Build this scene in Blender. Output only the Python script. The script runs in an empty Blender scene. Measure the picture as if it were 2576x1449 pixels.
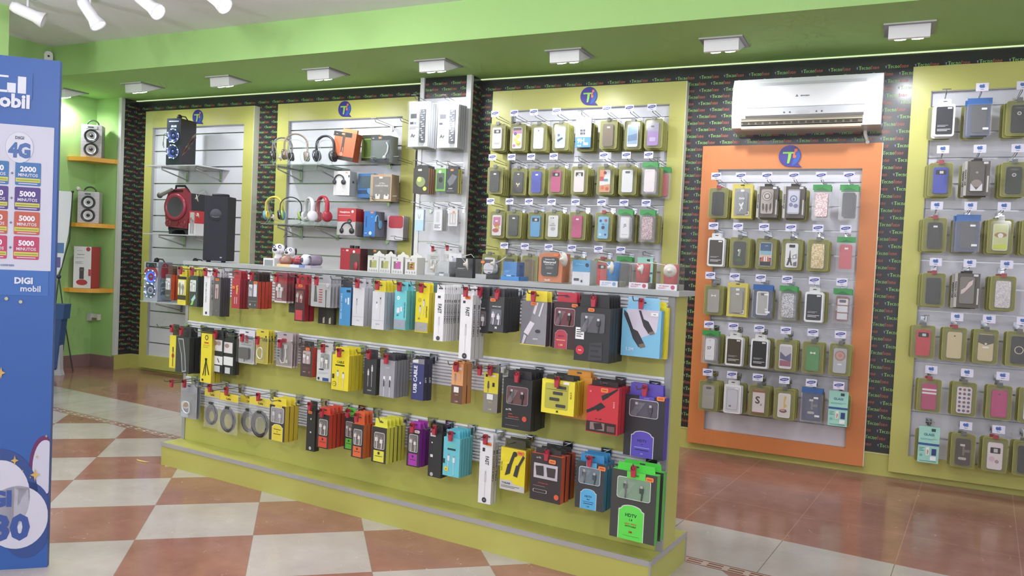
import bpy, math, random
from mathutils import Matrix, Vector
random.seed(7)
S = bpy.context.scene
COL = S.collection
PI = math.pi

# ------------------------------------------------------------------ camera, world, exposure
cam_d = bpy.data.cameras.new('camera'); cam = bpy.data.objects.new('camera', cam_d); COL.objects.link(cam)
yaw, pitch, roll = 0.44703906, -0.03472585, 0.04640462
fw = Vector((-math.sin(yaw)*math.cos(pitch), math.cos(yaw)*math.cos(pitch), math.sin(pitch)))
rt = Vector((math.cos(yaw), math.sin(yaw), 0)); up = rt.cross(fw)
rt2 = rt*math.cos(roll)+up*math.sin(roll); up2 = -rt*math.sin(roll)+up*math.cos(roll)
mm = Matrix((rt2, up2, -fw)).transposed().to_4x4(); mm.translation = (0, 0, 1.2)
cam.matrix_world = mm
cam_d.sensor_width = 36; cam_d.lens = 2013.97/2576*36; cam_d.clip_start = .05; cam_d.clip_end = 60
S.camera = cam
S.view_settings.view_transform = 'Standard'; S.view_settings.look = 'None'
S.view_settings.gamma = 1; S.view_settings.use_curve_mapping = False
S.view_settings.exposure = -0.16
cy_ = S.cycles
cy_.max_bounces = 5; cy_.diffuse_bounces = 3; cy_.glossy_bounces = 2; cy_.transmission_bounces = 4; cy_.transparent_max_bounces = 7
cy_.caustics_reflective = False; cy_.caustics_refractive = False
cy_.use_adaptive_sampling = True; cy_.adaptive_threshold = .09; cy_.adaptive_min_samples = 12
W = bpy.data.worlds.new('world'); S.world = W; W.use_nodes = True
W.node_tree.nodes['Background'].inputs[0].default_value = (.86, .90, 1, 1)
W.node_tree.nodes['Background'].inputs[1].default_value = 1.35

def area_lamp(name, loc, size, power, rot=(0, 0, 0), col=(1, .98, .96), sy=None):
    l = bpy.data.lights.new(name, 'AREA'); l.energy = power; l.color = col
    l.shape = 'RECTANGLE' if sy else 'SQUARE'; l.size = size
    if sy: l.size_y = sy
    o = bpy.data.objects.new(name, l); COL.objects.link(o); o.location = loc; o.rotation_euler = rot
    return o
# assumed ceiling luminaires, out of view, added for general light over the sales floor
for lx in (-5.0, -2.6, -.2, 1.6):
    for ly in (.2, 2.6):
        area_lamp('assumed_luminaire', (lx, ly, 2.76), .6, 5, col=(1, .98, .97))
# added point lamps out of view, to brighten the ceiling and green fascia
for lx, ly in ((-5.0, 1.3), (-4.0, -.6), (-1.0, -.8), (1.3, -.6)):
    gl = bpy.data.lights.new('fill_lamp', 'POINT'); gl.energy = 62; gl.shadow_soft_size = .09; gl.color = (.97, .98, 1)
    go = bpy.data.objects.new('fill_lamp', gl); COL.objects.link(go); go.location = (lx, ly, 1.98)
# bare lamps on the ceiling in front of the green beam, just above the photo's upper edge
for lx in (-4.4, -3.4, -2.4, -1.3, -.2):
    gl = bpy.data.lights.new('ceiling_bulb', 'POINT'); gl.energy = 18; gl.shadow_soft_size = .05; gl.color = (.97, .98, 1)
    go = bpy.data.objects.new('ceiling_bulb', gl); COL.objects.link(go); go.location = (lx, 2.45, 2.62)

# ------------------------------------------------------------------ materials
MATS = {}
def srgb(h):
    c = [int(h[i:i+2], 16)/255 for i in (1, 3, 5)]
    g = .3*c[0]+.6*c[1]+.1*c[2]; c = [.045+.93*(g+(x-g)*.84) for x in c]   # overall pale haze mixed into every colour: darks lifted, saturation cut
    return tuple(x/12.92 if x <= .04045 else ((x+.055)/1.055)**2.4 for x in c)+(1,)
def new_mat(name):
    m = bpy.data.materials.new(name); m.use_nodes = True
    return m, m.node_tree, m.node_tree.nodes['Principled BSDF']
def mat(key):
    """'#rrggbb' or '#rrggbb/rough' or '#rrggbb/rough/metal' or a named material"""
    if key in MATS: return MATS[key]
    p = key.split('/')
    m, nt, b = new_mat('surface_'+p[0][1:])
    c = srgb(p[0]); r = float(p[1]) if len(p) > 1 else .45
    b.inputs['Base Color'].default_value = c
    b.inputs['Roughness'].default_value = r
    if len(p) > 2: b.inputs['Metallic'].default_value = float(p[2])
    MATS[key] = m
    return m
def noisy(key, hexa, rough, amt=.06, scale=6, bump=0, spec=.5, coat=0):
    m, nt, b = new_mat(key); N = nt.nodes; L = nt.links
    tc = N.new('ShaderNodeTexCoord'); nz = N.new('ShaderNodeTexNoise'); nz.inputs['Scale'].default_value = scale; nz.inputs['Detail'].default_value = 4
    L.new(tc.outputs['Object'], nz.inputs['Vector'])
    mx = N.new('ShaderNodeMix'); mx.data_type = 'RGBA'; c = srgb(hexa)
    mx.inputs[6].default_value = tuple(x*(1-amt) for x in c[:3])+(1,); mx.inputs[7].default_value = tuple(min(1, x*(1+amt)) for x in c[:3])+(1,)
    L.new(nz.outputs[0], mx.inputs[0]); L.new(mx.outputs[2], b.inputs['Base Color'])
    b.inputs['Roughness'].default_value = rough; b.inputs['Specular IOR Level'].default_value = spec
    if coat: b.inputs['Coat Weight'].default_value = coat; b.inputs['Coat Roughness'].default_value = .12
    if bump:
        bp = N.new('ShaderNodeBump'); bp.inputs['Strength'].default_value = bump; bp.inputs['Distance'].default_value = .002
        n2 = N.new('ShaderNodeTexNoise'); n2.inputs['Scale'].default_value = 180; L.new(tc.outputs['Object'], n2.inputs['Vector'])
        L.new(n2.outputs[0], bp.inputs['Height']); L.new(bp.outputs[0], b.inputs['Normal'])
    MATS[key] = m
    return m
noisy('lime', '#c2c056', .36, .03, 3, .05)
noisy('lime2', '#bcba4c', .4, .03, 3, .05)
noisy('orange', '#e07c38', .36, .03, 3, .05)
noisy('green', '#a0d274', .75, .03, 2, .1, .2)
noisy('ceil', '#f0effc', .85, .02, 2, 0, .2)
noisy('papr', '#2f3032', .22, .15, 8, 0, .5)
noisy('slat', '#d8d8e4', .38, .02, 5)
noisy('grey', '#a9acac', .42, .03, 8)
noisy('fabric_black', '#2b2c33', .9, .1, 60, .4, .2)
noisy('skirting', '#8f6a68', .3, .1, 14)
noisy('sign_blue', '#285cb4', .4, .03, 4)
noisy('shelf_orange', '#f0a321', .45, .04, 5)
for k, a in (('chrome', ('#c9cbd0', .18, 1)), ('steel', ('#9a9ca0', .3, 1)), ('alu', ('#b4b6b8', .35, .9))):
    m, nt, b = new_mat(k); b.inputs['Base Color'].default_value = srgb(a[0]); b.inputs['Roughness'].default_value = a[1]; b.inputs['Metallic'].default_value = a[2]; MATS[k] = m
def clear(key, hexa, alpha, rough=.08, spec=.6):
    m, nt, b = new_mat(key); b.inputs['Base Color'].default_value = srgb(hexa); b.inputs['Alpha'].default_value = alpha
    b.inputs['Roughness'].default_value = rough; b.inputs['Specular IOR Level'].default_value = spec; MATS[key] = m
clear('blister', '#b8b8a4', .10)
clear('pouch', '#e8e8ee', .16, .12)
clear('baggie', '#e8e8ee', .22, .14)
clear('acrylic', '#e4ecec', .16, .05)
clear('glass', '#cfe4d6', .30, .04)
clear('window', '#cfd0d6', .16, .1)
clear('glass_edge', '#9cc0a4', .8, .1)
def emit(key, hexa, s):
    m, nt, b = new_mat(key); b.inputs['Base Color'].default_value = srgb(hexa); b.inputs['Emission Color'].default_value = srgb(hexa); b.inputs['Emission Strength'].default_value = s; MATS[key] = m
emit('lamp', '#f4f6ff', 14); emit('led', '#d8f0b0', .9); emit('led_blue', '#2a50ff', 2.2); emit('led_white', '#cfe0ff', 1.6)
def glitter(key, hexa, hex2):
    m, nt, b = new_mat(key); N = nt.nodes; L = nt.links
    tc = N.new('ShaderNodeTexCoord'); v = N.new('ShaderNodeTexVoronoi'); v.inputs['Scale'].default_value = 260
    L.new(tc.outputs['Object'], v.inputs['Vector'])
    mx = N.new('ShaderNodeMix'); mx.data_type = 'RGBA'; mx.inputs[6].default_value = srgb(hexa); mx.inputs[7].default_value = srgb(hex2)
    sep = N.new('ShaderNodeSeparateColor'); L.new(v.outputs['Color'], sep.inputs[0]); L.new(sep.outputs[0], mx.inputs[0])
    L.new(mx.outputs[2], b.inputs['Base Color']); b.inputs['Roughness'].default_value = .25; b.inputs['Metallic'].default_value = .4; MATS[key] = m
glitter('gl_rose', '#8a5a5c', '#f2d6d4'); glitter('gl_silver', '#6c6c74', '#f4f4fa'); glitter('gl_gold', '#8a7448', '#dcc692'); glitter('marble', '#a29a9a', '#d4cccc')

# floor: a strip pattern laid parallel to the display stand, chequers at 45 degrees to it
def floor_material():
    m, nt, b = new_mat('floor_tiles'); N = nt.nodes; L = nt.links
    geo = N.new('ShaderNodeNewGeometry'); sp = N.new('ShaderNodeSeparateXYZ'); L.new(geo.outputs['Position'], sp.inputs[0])
    def M(op, a, c=None, d=None):
        n = N.new('ShaderNodeMath'); n.operation = op
        for i, q in enumerate((a, c, d)):
            if q is None: continue
            if isinstance(q, (int, float)): n.inputs[i].default_value = q
            else: L.new(q, n.inputs[i])
        return n.outputs[0]
    def lin(ax, ay, c): return M('ADD', M('ADD', M('MULTIPLY', sp.outputs[0], ax), M('MULTIPLY', sp.outputs[1], ay)), c)
    def mixc(f, a, c):
        n = N.new('ShaderNodeMix'); n.data_type = 'RGBA'
        L.new(f, n.inputs[0])
        for i, q in ((6, a), (7, c)):
            if isinstance(q, str): n.inputs[i].default_value = srgb(q)
            else: L.new(q, n.inputs[i])
        return n.outputs[2]
    T = .45667; a = -.0887848; ca, sa = math.cos(a), math.sin(a)
    # border frame: s along, t towards the wall; t = 0 at the near edge of the ornament (through -.704, 3.247)
    t = lin(-sa, ca, -(-.704*-sa+3.247*ca)); s = lin(ca, sa, -(-.826*ca+4.062*sa))
    th = .69976; c1, s1 = math.cos(th)/T, math.sin(th)/T
    ox, oy = -3.53308847*1.2, 2.79045064*1.2
    ci = lin(c1, s1, -(ox*c1+oy*s1)); cj = lin(s1, -c1, -(ox*s1-oy*c1))
    par = M('MODULO', M('ABSOLUTE', M('ADD', M('FLOOR', ci), M('FLOOR', cj))), 2)   # 0 = pale
    def joint(c, w):   # 1 on the joint
        f = M('FRACT', M('ADD', c, 200.0)); return M('LESS_THAN', M('MINIMUM', f, M('SUBTRACT', 1.0, f)), w)
    tc = N.new('ShaderNodeCombineXYZ'); L.new(ci, tc.inputs[0]); L.new(cj, tc.inputs[1])
    # marbling and veins in the tile itself
    nz = N.new('ShaderNodeTexNoise'); nz.inputs['Scale'].default_value = 2.6; nz.inputs['Detail'].default_value = 7; nz.inputs['Roughness'].default_value = .65; L.new(geo.outputs['Position'], nz.inputs['Vector'])
    n2 = N.new('ShaderNodeTexNoise'); n2.inputs['Scale'].default_value = 4.2; n2.inputs['Detail'].default_value = 2; n2.inputs['Distortion'].default_value = 2.2; L.new(geo.outputs['Position'], n2.inputs['Vector'])
    n3 = N.new('ShaderNodeTexNoise'); n3.inputs['Scale'].default_value = 9; L.new(geo.outputs['Position'], n3.inputs['Vector'])
    vein = M('MULTIPLY', M('LESS_THAN', M('ABSOLUTE', M('SUBTRACT', n2.outputs[0], .5)), .0028), M('GREATER_THAN', n3.outputs[0], .6))
    rampf = M('MULTIPLY', M('SUBTRACT', nz.outputs[0], .3), 2.4)
    cl = N.new('ShaderNodeClamp'); L.new(rampf, cl.inputs[0]); rampf = cl.outputs[0]
    pale = mixc(rampf, '#aca094', '#c2b8ae'); red = mixc(rampf, '#8e5848', '#aa7460')
    pale = mixc(M('MULTIPLY', vein, .5), pale, '#ddd8d2'); red = mixc(M('MULTIPLY', vein, .7), red, '#dcb29c')
    # ornament strip
    u = M('FRACT', M('ADD', M('DIVIDE', s, .085), 200.0)); v = M('DIVIDE', t, .07)
    lines = M('LESS_THAN', M('MINIMUM', M('ABSOLUTE', M('SUBTRACT', v, .06)), M('ABSOLUTE', M('SUBTRACT', v, .94))), .055)
    dv = M('ABSOLUTE', M('SUBTRACT', v, .5)); du = M('ABSOLUTE', M('SUBTRACT', u, .5))
    blk = M('MULTIPLY', M('MULTIPLY', M('LESS_THAN', dv, .27), M('LESS_THAN', du, .36)), M('GREATER_THAN', dv, .08))
    orn = mixc(M('MAXIMUM', lines, blk), '#c2a894', '#7c4c3c')
    chk = mixc(par, pale, red)
    jc = M('MAXIMUM', joint(ci, .0045), joint(cj, .0045))
    chk = mixc(M('MULTIPLY', jc, .5), chk, '#84705f')
    js = joint(M('DIVIDE', s, T), .004)
    wb = mixc(M('MULTIPLY', js, .8), pale, '#6a5a50')
    jr = M('MAXIMUM', js, joint(M('DIVIDE', M('SUBTRACT', t, .53), T), .004))
    rb = mixc(M('MULTIPLY', jr, .45), red, '#d0987c')
    g = lambda x: M('GREATER_THAN', t, x)
    c = mixc(g(0.0), chk, orn); c = mixc(g(.07), c, wb); c = mixc(g(.53), c, rb)
    L.new(c, b.inputs['Base Color'])
    b.inputs['Roughness'].default_value = .15; b.inputs['Specular IOR Level'].default_value = .36
    bp = N.new('ShaderNodeBump'); bp.inputs['Strength'].default_value = .05; bp.inputs['Distance'].default_value = .01
    n4 = N.new('ShaderNodeTexNoise'); n4.inputs['Scale'].default_value = 5; L.new(geo.outputs['Position'], n4.inputs['Vector'])
    L.new(n4.outputs[0], bp.inputs['Height']); L.new(bp.outputs[0], b.inputs['Normal'])
    MATS['floor'] = m
floor_material()

# ------------------------------------------------------------------ mesh helpers
TXT = {}
def text_geo(s, bold=.03):
    k = (s, bold)
    if k in TXT: return TXT[k]
    c = bpy.data.curves.new('lettering', 'FONT'); c.body = s; c.resolution_u = 2; c.offset = bold; c.fill_mode = 'FRONT'
    o = bpy.data.objects.new('lettering', c)
    me = bpy.data.meshes.new_from_object(o)
    vs = [(v.co.x, v.co.y) for v in me.vertices]; fs = [tuple(p.vertices) for p in me.polygons]
    bpy.data.objects.remove(o); bpy.data.curves.remove(c); bpy.data.meshes.remove(me)
    x0 = min(v[0] for v in vs); x1 = max(v[0] for v in vs); y0 = min(v[1] for v in vs); y1 = max(v[1] for v in vs)
    h = max(y1-y0, 1e-4)
    TXT[k] = ([((x-x0)/h, (y-y0)/h) for x, y in vs], fs, (x1-x0)/h)
    return TXT[k]

class MB:
    def __init__(s): s.v = []; s.f = []; s.fm = []; s.sm = []; s.mats = []
    def add(s, vs, fs, m, smooth=False):
        if m not in s.mats: s.mats.append(m)
        i = s.mats.index(m); n = len(s.v)
        s.v += [tuple(v) for v in vs]; s.f += [tuple(a+n for a in f) for f in fs]; s.fm += [i]*len(fs); s.sm += [smooth]*len(fs)
        return s
    def box(s, x0, x1, y0, y1, z0, z1, m, side=None, top=None):
        vs = [(x0, y0, z0), (x1, y0, z0), (x1, y1, z0), (x0, y1, z0), (x0, y0, z1), (x1, y0, z1), (x1, y1, z1), (x0, y1, z1)]
        s.add(vs, [(0, 1, 5, 4), (2, 3, 7, 6)], m)
        s.add(vs, [(1, 2, 6, 5), (3, 0, 4, 7)], side or m)
        s.add(vs, [(4, 5, 6, 7), (3, 2, 1, 0)], top or side or m)
        return s
    def quad(s, O, A, B, m):
        O, A, B = Vector(O), Vector(A), Vector(B)
        return s.add([O, O+A, O+A+B, O+B], [(0, 1, 2, 3)], m)
    def prism(s, pts, y0, y1, m, side=None, smooth=False):
        """outline in x,z (counter-clockwise seen from -y) extruded from y0 (front) to y1"""
        n = len(pts); vs = [(x, y0, z) for x, z in pts]+[(x, y1, z) for x, z in pts]
        s.add(vs, [tuple(range(n))], m); s.add(vs, [tuple(range(2*n-1, n-1, -1))], side or m)
        s.add(vs, [(i, i+n, (i+1) % n+n, (i+1) % n) for i in range(n)], side or m, smooth)
        return s
    def prof(s, pts, x0, x1, m, side=None):
        """outline in y,z extruded along x"""
        n = len(pts); vs = [(x0, y, z) for y, z in pts]+[(x1, y, z) for y, z in pts]
        s.add(vs, [tuple(range(n)), tuple(range(2*n-1, n-1, -1))], side or m)
        s.add(vs, [(i, (i+1) % n, (i+1) % n+n, i+n) for i in range(n)], m)
        return s
    def tube(s, pts, r, m, n=8, cap=True, flat=None, smooth=True):
        pts = [Vector(p) for p in pts]; R = r if isinstance(r, (list, tuple)) else [r]*len(pts)
        vs = []; prev = None
        for i, p in enumerate(pts):
            d = (pts[min(i+1, len(pts)-1)]-pts[max(i-1, 0)]).normalized()
            if prev is None:
                a = Vector((0, 1, 0)) if abs(d.y) < .9 else Vector((1, 0, 0))
                u = d.cross(a).normalized()
            else:
                u = (prev-d*prev.dot(d)).normalized()
            prev = u; w = d.cross(u)
            for k in range(n):
                t = 2*PI*k/n
                vs.append(p+u*math.cos(t)*R[i]+w*math.sin(t)*(R[i]*flat if flat else R[i]))
        fs = [(i*n+k, i*n+(k+1) % n, (i+1)*n+(k+1) % n, (i+1)*n+k) for i in range(len(pts)-1) for k in range(n)]
        s.add(vs, fs, m, smooth)
        if cap: s.add(vs, [tuple(range(n-1, -1, -1)), tuple(range((len(pts)-1)*n, len(pts)*n))], m)
        return s
    def lathe(s, prof, c, m, axis='z', n=24, smooth=True, sx=1, sz=1):
        """prof = [(r, t)] turned about axis through c"""
        vs = []
        for r, t in prof:
            for k in range(n):
                a = 2*PI*k/n; p, q = r*math.cos(a)*sx, r*math.sin(a)*sz
                vs.append({'z': (c[0]+p, c[1]+q, c[2]+t), 'y': (c[0]+p, c[1]+t, c[2]+q), 'x': (c[0]+t, c[1]+p, c[2]+q)}[axis])
        fs = [(i*n+k, i*n+(k+1) % n, (i+1)*n+(k+1) % n, (i+1)*n+k) for i in range(len(prof)-1) for k in range(n)]
        s.add(vs, fs, m, smooth); return s
    def disc(s, c, r, m, y=None, n=20, sx=1, sz=1):
        return s.add([(c[0]+r*sx*math.cos(2*PI*k/n), c[1] if y is None else y, c[2]+r*sz*math.sin(2*PI*k/n)) for k in range(n)], [tuple(range(n))], m)
    def ball(s, c, r, m, n=16, k=10):
        rx, ry, rz = r if isinstance(r, (list, tuple)) else (r, r, r)
        vs = []
        for i in range(k+1):
            t = PI*i/k
            for j in range(n):
                a = 2*PI*j/n; vs.append((c[0]+rx*math.sin(t)*math.cos(a), c[1]+ry*math.sin(t)*math.sin(a), c[2]+rz*math.cos(t)))
        return s.add(vs, [(i*n+j, (i+1)*n+j, (i+1)*n+(j+1) % n, i*n+(j+1) % n) for i in range(k) for j in range(n)], m, True)
    def txt(s, t, O, h, m, A=(1, 0, 0), B=(0, 0, 1), maxw=None, bold=.03, anchor=.5):
        """lettering of height h centred on O, running along A with up = B"""
        vs, fs, w = text_geo(t, bold); A, B, O = Vector(A), Vector(B), Vector(O)
        sx = h if not maxw or w*h <= maxw else maxw/w
        return s.add([O+A*((x-w*anchor)*sx)+B*((y-.5)*h) for x, y in vs], fs, m)
    def obj(s, name, parent=None, loc=None, rz=0):
        me = bpy.data.meshes.new(name); me.from_pydata(s.v, [], s.f)
        for m in s.mats: me.materials.append(mat(m))
        me.polygons.foreach_set('material_index', s.fm); me.polygons.foreach_set('use_smooth', s.sm); me.update()
        o = bpy.data.objects.new(name, me); COL.objects.link(o); o.parent = parent
        if loc is not None: o.location = loc
        if rz: o.rotation_euler = (0, 0, rz)
        return o
def rrect(x0, x1, z0, z1, r, n=5):
    p = []
    for cx, cz, a in ((x1-r, z0+r, -PI/2), (x1-r, z1-r, 0), (x0+r, z1-r, PI/2), (x0+r, z0+r, PI)):
        p += [(cx+r*math.cos(a+PI/2*i/n), cz+r*math.sin(a+PI/2*i/n)) for i in range(n+1)]
    return p
def tag(o, label, cat, group=None):
    o['label'] = label; o['category'] = cat
    if group: o['group'] = group
    return o
def thing(name, label, cat, loc=(0, 0, 0), rz=0, group=None):
    o = bpy.data.objects.new(name, None); COL.objects.link(o); o.location = loc; o.rotation_euler = (0, 0, rz); o.empty_display_size = .05
    return tag(o, label, cat, group)
def struct(mb, name, parent=None):
    o = mb.obj(name, parent)
    if parent is None: o['kind'] = 'structure'
    return o
def copy_tree(o, parent=None):
    c = o.copy(); COL.objects.link(c); c.parent = parent
    for ch in KIDS(o): copy_tree(ch, c)
    return c
def KIDS(o): return [x for x in o.children]
def decals(mb, D, X0, Z1, w, h, y):
    """printing on a front face: coordinates in fractions, x from the left, y from the top; each layer lies .00025 m further out"""
    k = 0
    for d in D:
        k += 1; yy = y-.0003*k
        px = lambda a: X0+a*w
        pz = lambda a: Z1-a*h
        if d[0] == 'r': mb.quad((px(d[1]), yy, pz(d[4])), ((d[3]-d[1])*w, 0, 0), (0, 0, (d[4]-d[2])*h), d[5])
        elif d[0] == 'o': mb.prism(rrect(px(d[1]), px(d[3]), pz(d[4]), pz(d[2]), d[6]), yy, yy+.0002, d[5])
        elif d[0] == 'c': mb.disc((px(d[1]), yy, pz(d[2])), d[3]*w, d[4])
        elif d[0] == 'e': mb.disc((px(d[1]), yy, pz(d[2])), 1, d[5], sx=d[3]*w, sz=d[4]*h)
        elif d[0] == 'p': mb.add([(px(a), yy, pz(c)) for a, c in d[1]], [tuple(range(len(d[1])))], d[2])
        elif d[0] == 't': mb.txt(d[1], (px(d[2]), yy, pz(d[3])), d[4]*h, d[5], maxw=(d[6] if len(d) > 6 else .9)*w)
        elif d[0] == 'v':   # upward-running lettering
            mb.txt(d[1], (px(d[2]), yy, pz(d[3])), d[4]*w, d[5], A=(0, 0, 1), B=(-1, 0, 0), maxw=(d[6] if len(d) > 6 else .8)*h)
        elif d[0] == 'V':   # downward-running
            mb.txt(d[1], (px(d[2]), yy, pz(d[3])), d[4]*w, d[5], A=(0, 0, -1), B=(1, 0, 0), maxw=(d[6] if len(d) > 6 else .8)*h)
        elif d[0] == 'l':   # lines of small print
            _, x0, y0, x1, y1, c, n = d
            for i in range(n):
                a = y0+(y1-y0)*(i+.2)/n; mb.quad((px(x0), yy, pz(a+(y1-y0)*.4/n)), ((x1-x0)*w*(1-.25*(i % 2)), 0, 0), (0, 0, (y1-y0)*.4/n*h), c)
        elif d[0] == 'k':   # a picture of a cable with its plug
            _, x, y0, y1, c1, c2 = d
            mb.quad((px(x)-.03*w, yy, pz(y0+.12)), (.06*w+.002, 0, 0), (0, 0, .05*h), c2)
            mb.quad((px(x)-.055*w, yy, pz(y0+.25)), (.11*w+.002, 0, 0), (0, 0, .13*h), c1)
            mb.quad((px(x)-.012*w, yy, pz(y1)), (.03*w, 0, 0), (0, 0, (y1-y0-.25)*h), c1)
        elif d[0] == 'arch':  # the arched shield of the HDTV boxes
            _, x0, y0, x1, y1, c, edge = d
            for g, cc, dy in ((.018, edge, 0), (0, c, -.0002)):
                a0, a1, b0 = px(x0)-g*w, px(x1)+g*w, pz(y0)+g*w; r = (a1-a0)/2; cx = (a0+a1)/2; sh = .1*h
                pts = [(a0, yy+dy, pz(y1)), (a1, yy+dy, pz(y1)), (a1, yy+dy, b0-sh*.8)]+[(cx+r*.8*math.cos(PI*i/8), yy+dy, b0-sh*.6+sh*.6*math.sin(PI*i/8)) for i in range(9)]+[(a0, yy+dy, b0-sh*.8)]
                mb.add(pts, [tuple(range(len(pts)))], cc)
# ------------------------------------------------------------------ the room
YW = 5.346; SOF = 2.544; CEI = 2.79
struct(MB().box(-9, 4.5, -3.2, 6.2, -.1, 0, 'floor'), 'floor')
struct(MB().box(-9, 4.5, -3.2, 4.35, CEI, CEI+.1, 'ceil'), 'ceiling')
sf = MB(); sf.box(-7.3, 4.5, 4.35, 5.6, SOF, CEI+.1, 'green')
struct(sf, 'trim_1')
struct(MB().box(-7.3, -6.42, -3.2, 4.35, SOF, CEI+.1, 'green'), 'trim_5')
struct(MB().box(-6.6, 4.5, YW, YW+.15, 0, CEI, 'papr'), 'wall_back')
struct(MB().box(-7.3, -6.6, 5.18, YW+.15, 0, CEI, 'green'), 'wall_recess')
struct(MB().box(-7.2, -6.95, -3.2, 5.2, 0, CEI+.02, 'green'), 'wall_left')
# pier faces papered on the recess side
struct(MB().box(-6.6, -6.597, 5.205, YW, .13, SOF, 'papr'), 'trim_2')
struct(MB().box(-6.632, -6.594, 5.168, 5.205, .13, SOF, '#d9dcd8/.4'), 'trim_3')
struct(MB().box(-5.75, -5.635, 3.4, 3.5, 0, CEI, 'green').box(-7.0, -5.75, 3.4, 3.5, 0, CEI, 'green') if False else MB().box(-5.95, -5.62, 3.2, 3.5, 0, CEI, 'green'), 'wall_pier')
# skirting: tiles in the recess, lime board under the panels
sk = MB(); sk.box(-6.95, -6.935, 3.5, 5.18, 0, .115, 'skirting', top='#b08a88/.4'); struct(sk, 'baseboard_left')
sk = MB(); sk.box(-6.935, -6.6, 5.165, 5.18, 0, .115, 'skirting', top='#b08a88/.4'); struct(sk, 'baseboard_recess')
sk = MB(); sk.box(-6.6, 4.4, YW-.022, YW, 0, .135, 'lime'); sk.box(-6.6, -6.578, 5.165, YW, 0, .135, 'lime'); sk.box(-6.58, 4.4, YW-.026, YW-.022, .131, .135, '#e6e8a8'); struct(sk, 'baseboard_back')
struct(MB().box(-6.6, 4.4, YW-.02, YW-.004, SOF-.006, SOF, 'led'), 'trim_4')
# wallpaper lettering "Tecnofone" in the brand's two colours
def ring(cx, cy, a, b, ta, tb, t0=0, t1=360, n=10):
    q = []
    for i in range(n):
        A, B_ = math.radians(t0+(t1-t0)*i/n), math.radians(t0+(t1-t0)*(i+1)/n)
        q.append([(cx+a*math.cos(A), cy+b*math.sin(A)), (cx+a*math.cos(B_), cy+b*math.sin(B_)), (cx+(a-ta)*math.cos(B_), cy+(b-tb)*math.sin(B_)), (cx+(a-ta)*math.cos(A), cy+(b-tb)*math.sin(A))])
    return q
def R4(x0, x1, y0, y1): return [[(x0, y0), (x1, y0), (x1, y1), (x0, y1)]]
GLY = {
 'T': (.66, R4(.24, .42, 0, 1)+R4(0, .66, .9, 1)+R4(0, .05, .72, .9)+R4(.61, .66, .72, .9)+R4(.14, .52, 0, .06)),
 'e': (.5, ring(.25, .34, .23, .35, .12, .07, 15, 335, 9)+R4(.1, .46, .34, .42)),
 'c': (.48, ring(.25, .34, .23, .35, .12, .07, 45, 325, 8)),
 'n': (.6, R4(.06, .19, 0, .68)+R4(.38, .51, 0, .48)+ring(.3, .46, .21, .23, .1, .1, 0, 150, 4)+R4(0, .25, 0, .06)+R4(.32, .57, 0, .06)),
 'o': (.54, ring(.26, .34, .24, .36, .12, .07, 0, 360, 10)),
 'f': (.38, R4(.1, .23, 0, .8)+ring(.26, .78, .16, .22, .12, .09, 20, 170, 4)+R4(0, .34, .6, .68)+R4(.03, .31, 0, .06))}
def word():
    x = .0; out = []
    for i, ch in enumerate('Tecnofone'):
        w, ps = GLY[ch]; c = '#9ade6c' if i < 5 else '#d2604a'
        for p in ps: out.append(([(x+a, b) for a, b in p], c))
        x += w+.03
    out.append(([(-.62, .75), (-.5, .3), (-.38, .1), (-.22, .05), (-.3, .4), (-.18, .78)], '#8088b8'))
    return out, x
WORD, WLEN = word()
def paper(mb, plane, u0, u1, z0, z1, skip=(), d=.16, hs=.0218, off=0.0):
    """plane(u, z) -> point; clipped to whole letters inside u0..u1"""
    row = 0; z = z1-.012
    while z > z0:
        z -= .0432; row += 1
        if z < z0: break
        jx = random.uniform(-.006, .006)
        k = 0; u = u0-d+((row % 2)*.5)*d+off+jx
        while u < u1:
            for pts, c in WORD:
                q = [(u+a*hs*1.04, z+b*hs) for a, b in pts]
                if min(p[0] for p in q) < u0+.002 or max(p[0] for p in q) > u1-.002 or q[0][1] > z1-.004: continue
                cu = q[0][0]
                if any(a < cu < b and lo < z+.012 < hi for a, b, lo, hi in skip): continue
                mb.add([plane(*p) for p in q], [tuple(range(len(q)))], c)
            u += d
wp = MB()
SK = [(-6.39, -5.09, .1, 2.415), (-4.79, -3.44, .1, 2.415), (-3.3, -2.92, 0, 2.6), (-2.74, -1.34, .1, 2.42), (-1.17, -.14, .1, 2.0), (.04, 4, .1, 2.43), (-.95, -.2, 2.1, 2.39)]
paper(wp, lambda u, z: (u, YW-.0008, z), -6.6, .7, .14, SOF-.03, SK)
W_ = bpy.data.objects['wall_back']
wp.obj('wallpaper_lettering', W_)
wp = MB(); paper(wp, lambda u, z: (-6.5962, 5.205+(u), z), 0, .14, .14, SOF-.02, (), d=.16, off=.115)
wp.obj('wallpaper_lettering', bpy.data.objects['trim_2'])

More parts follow.
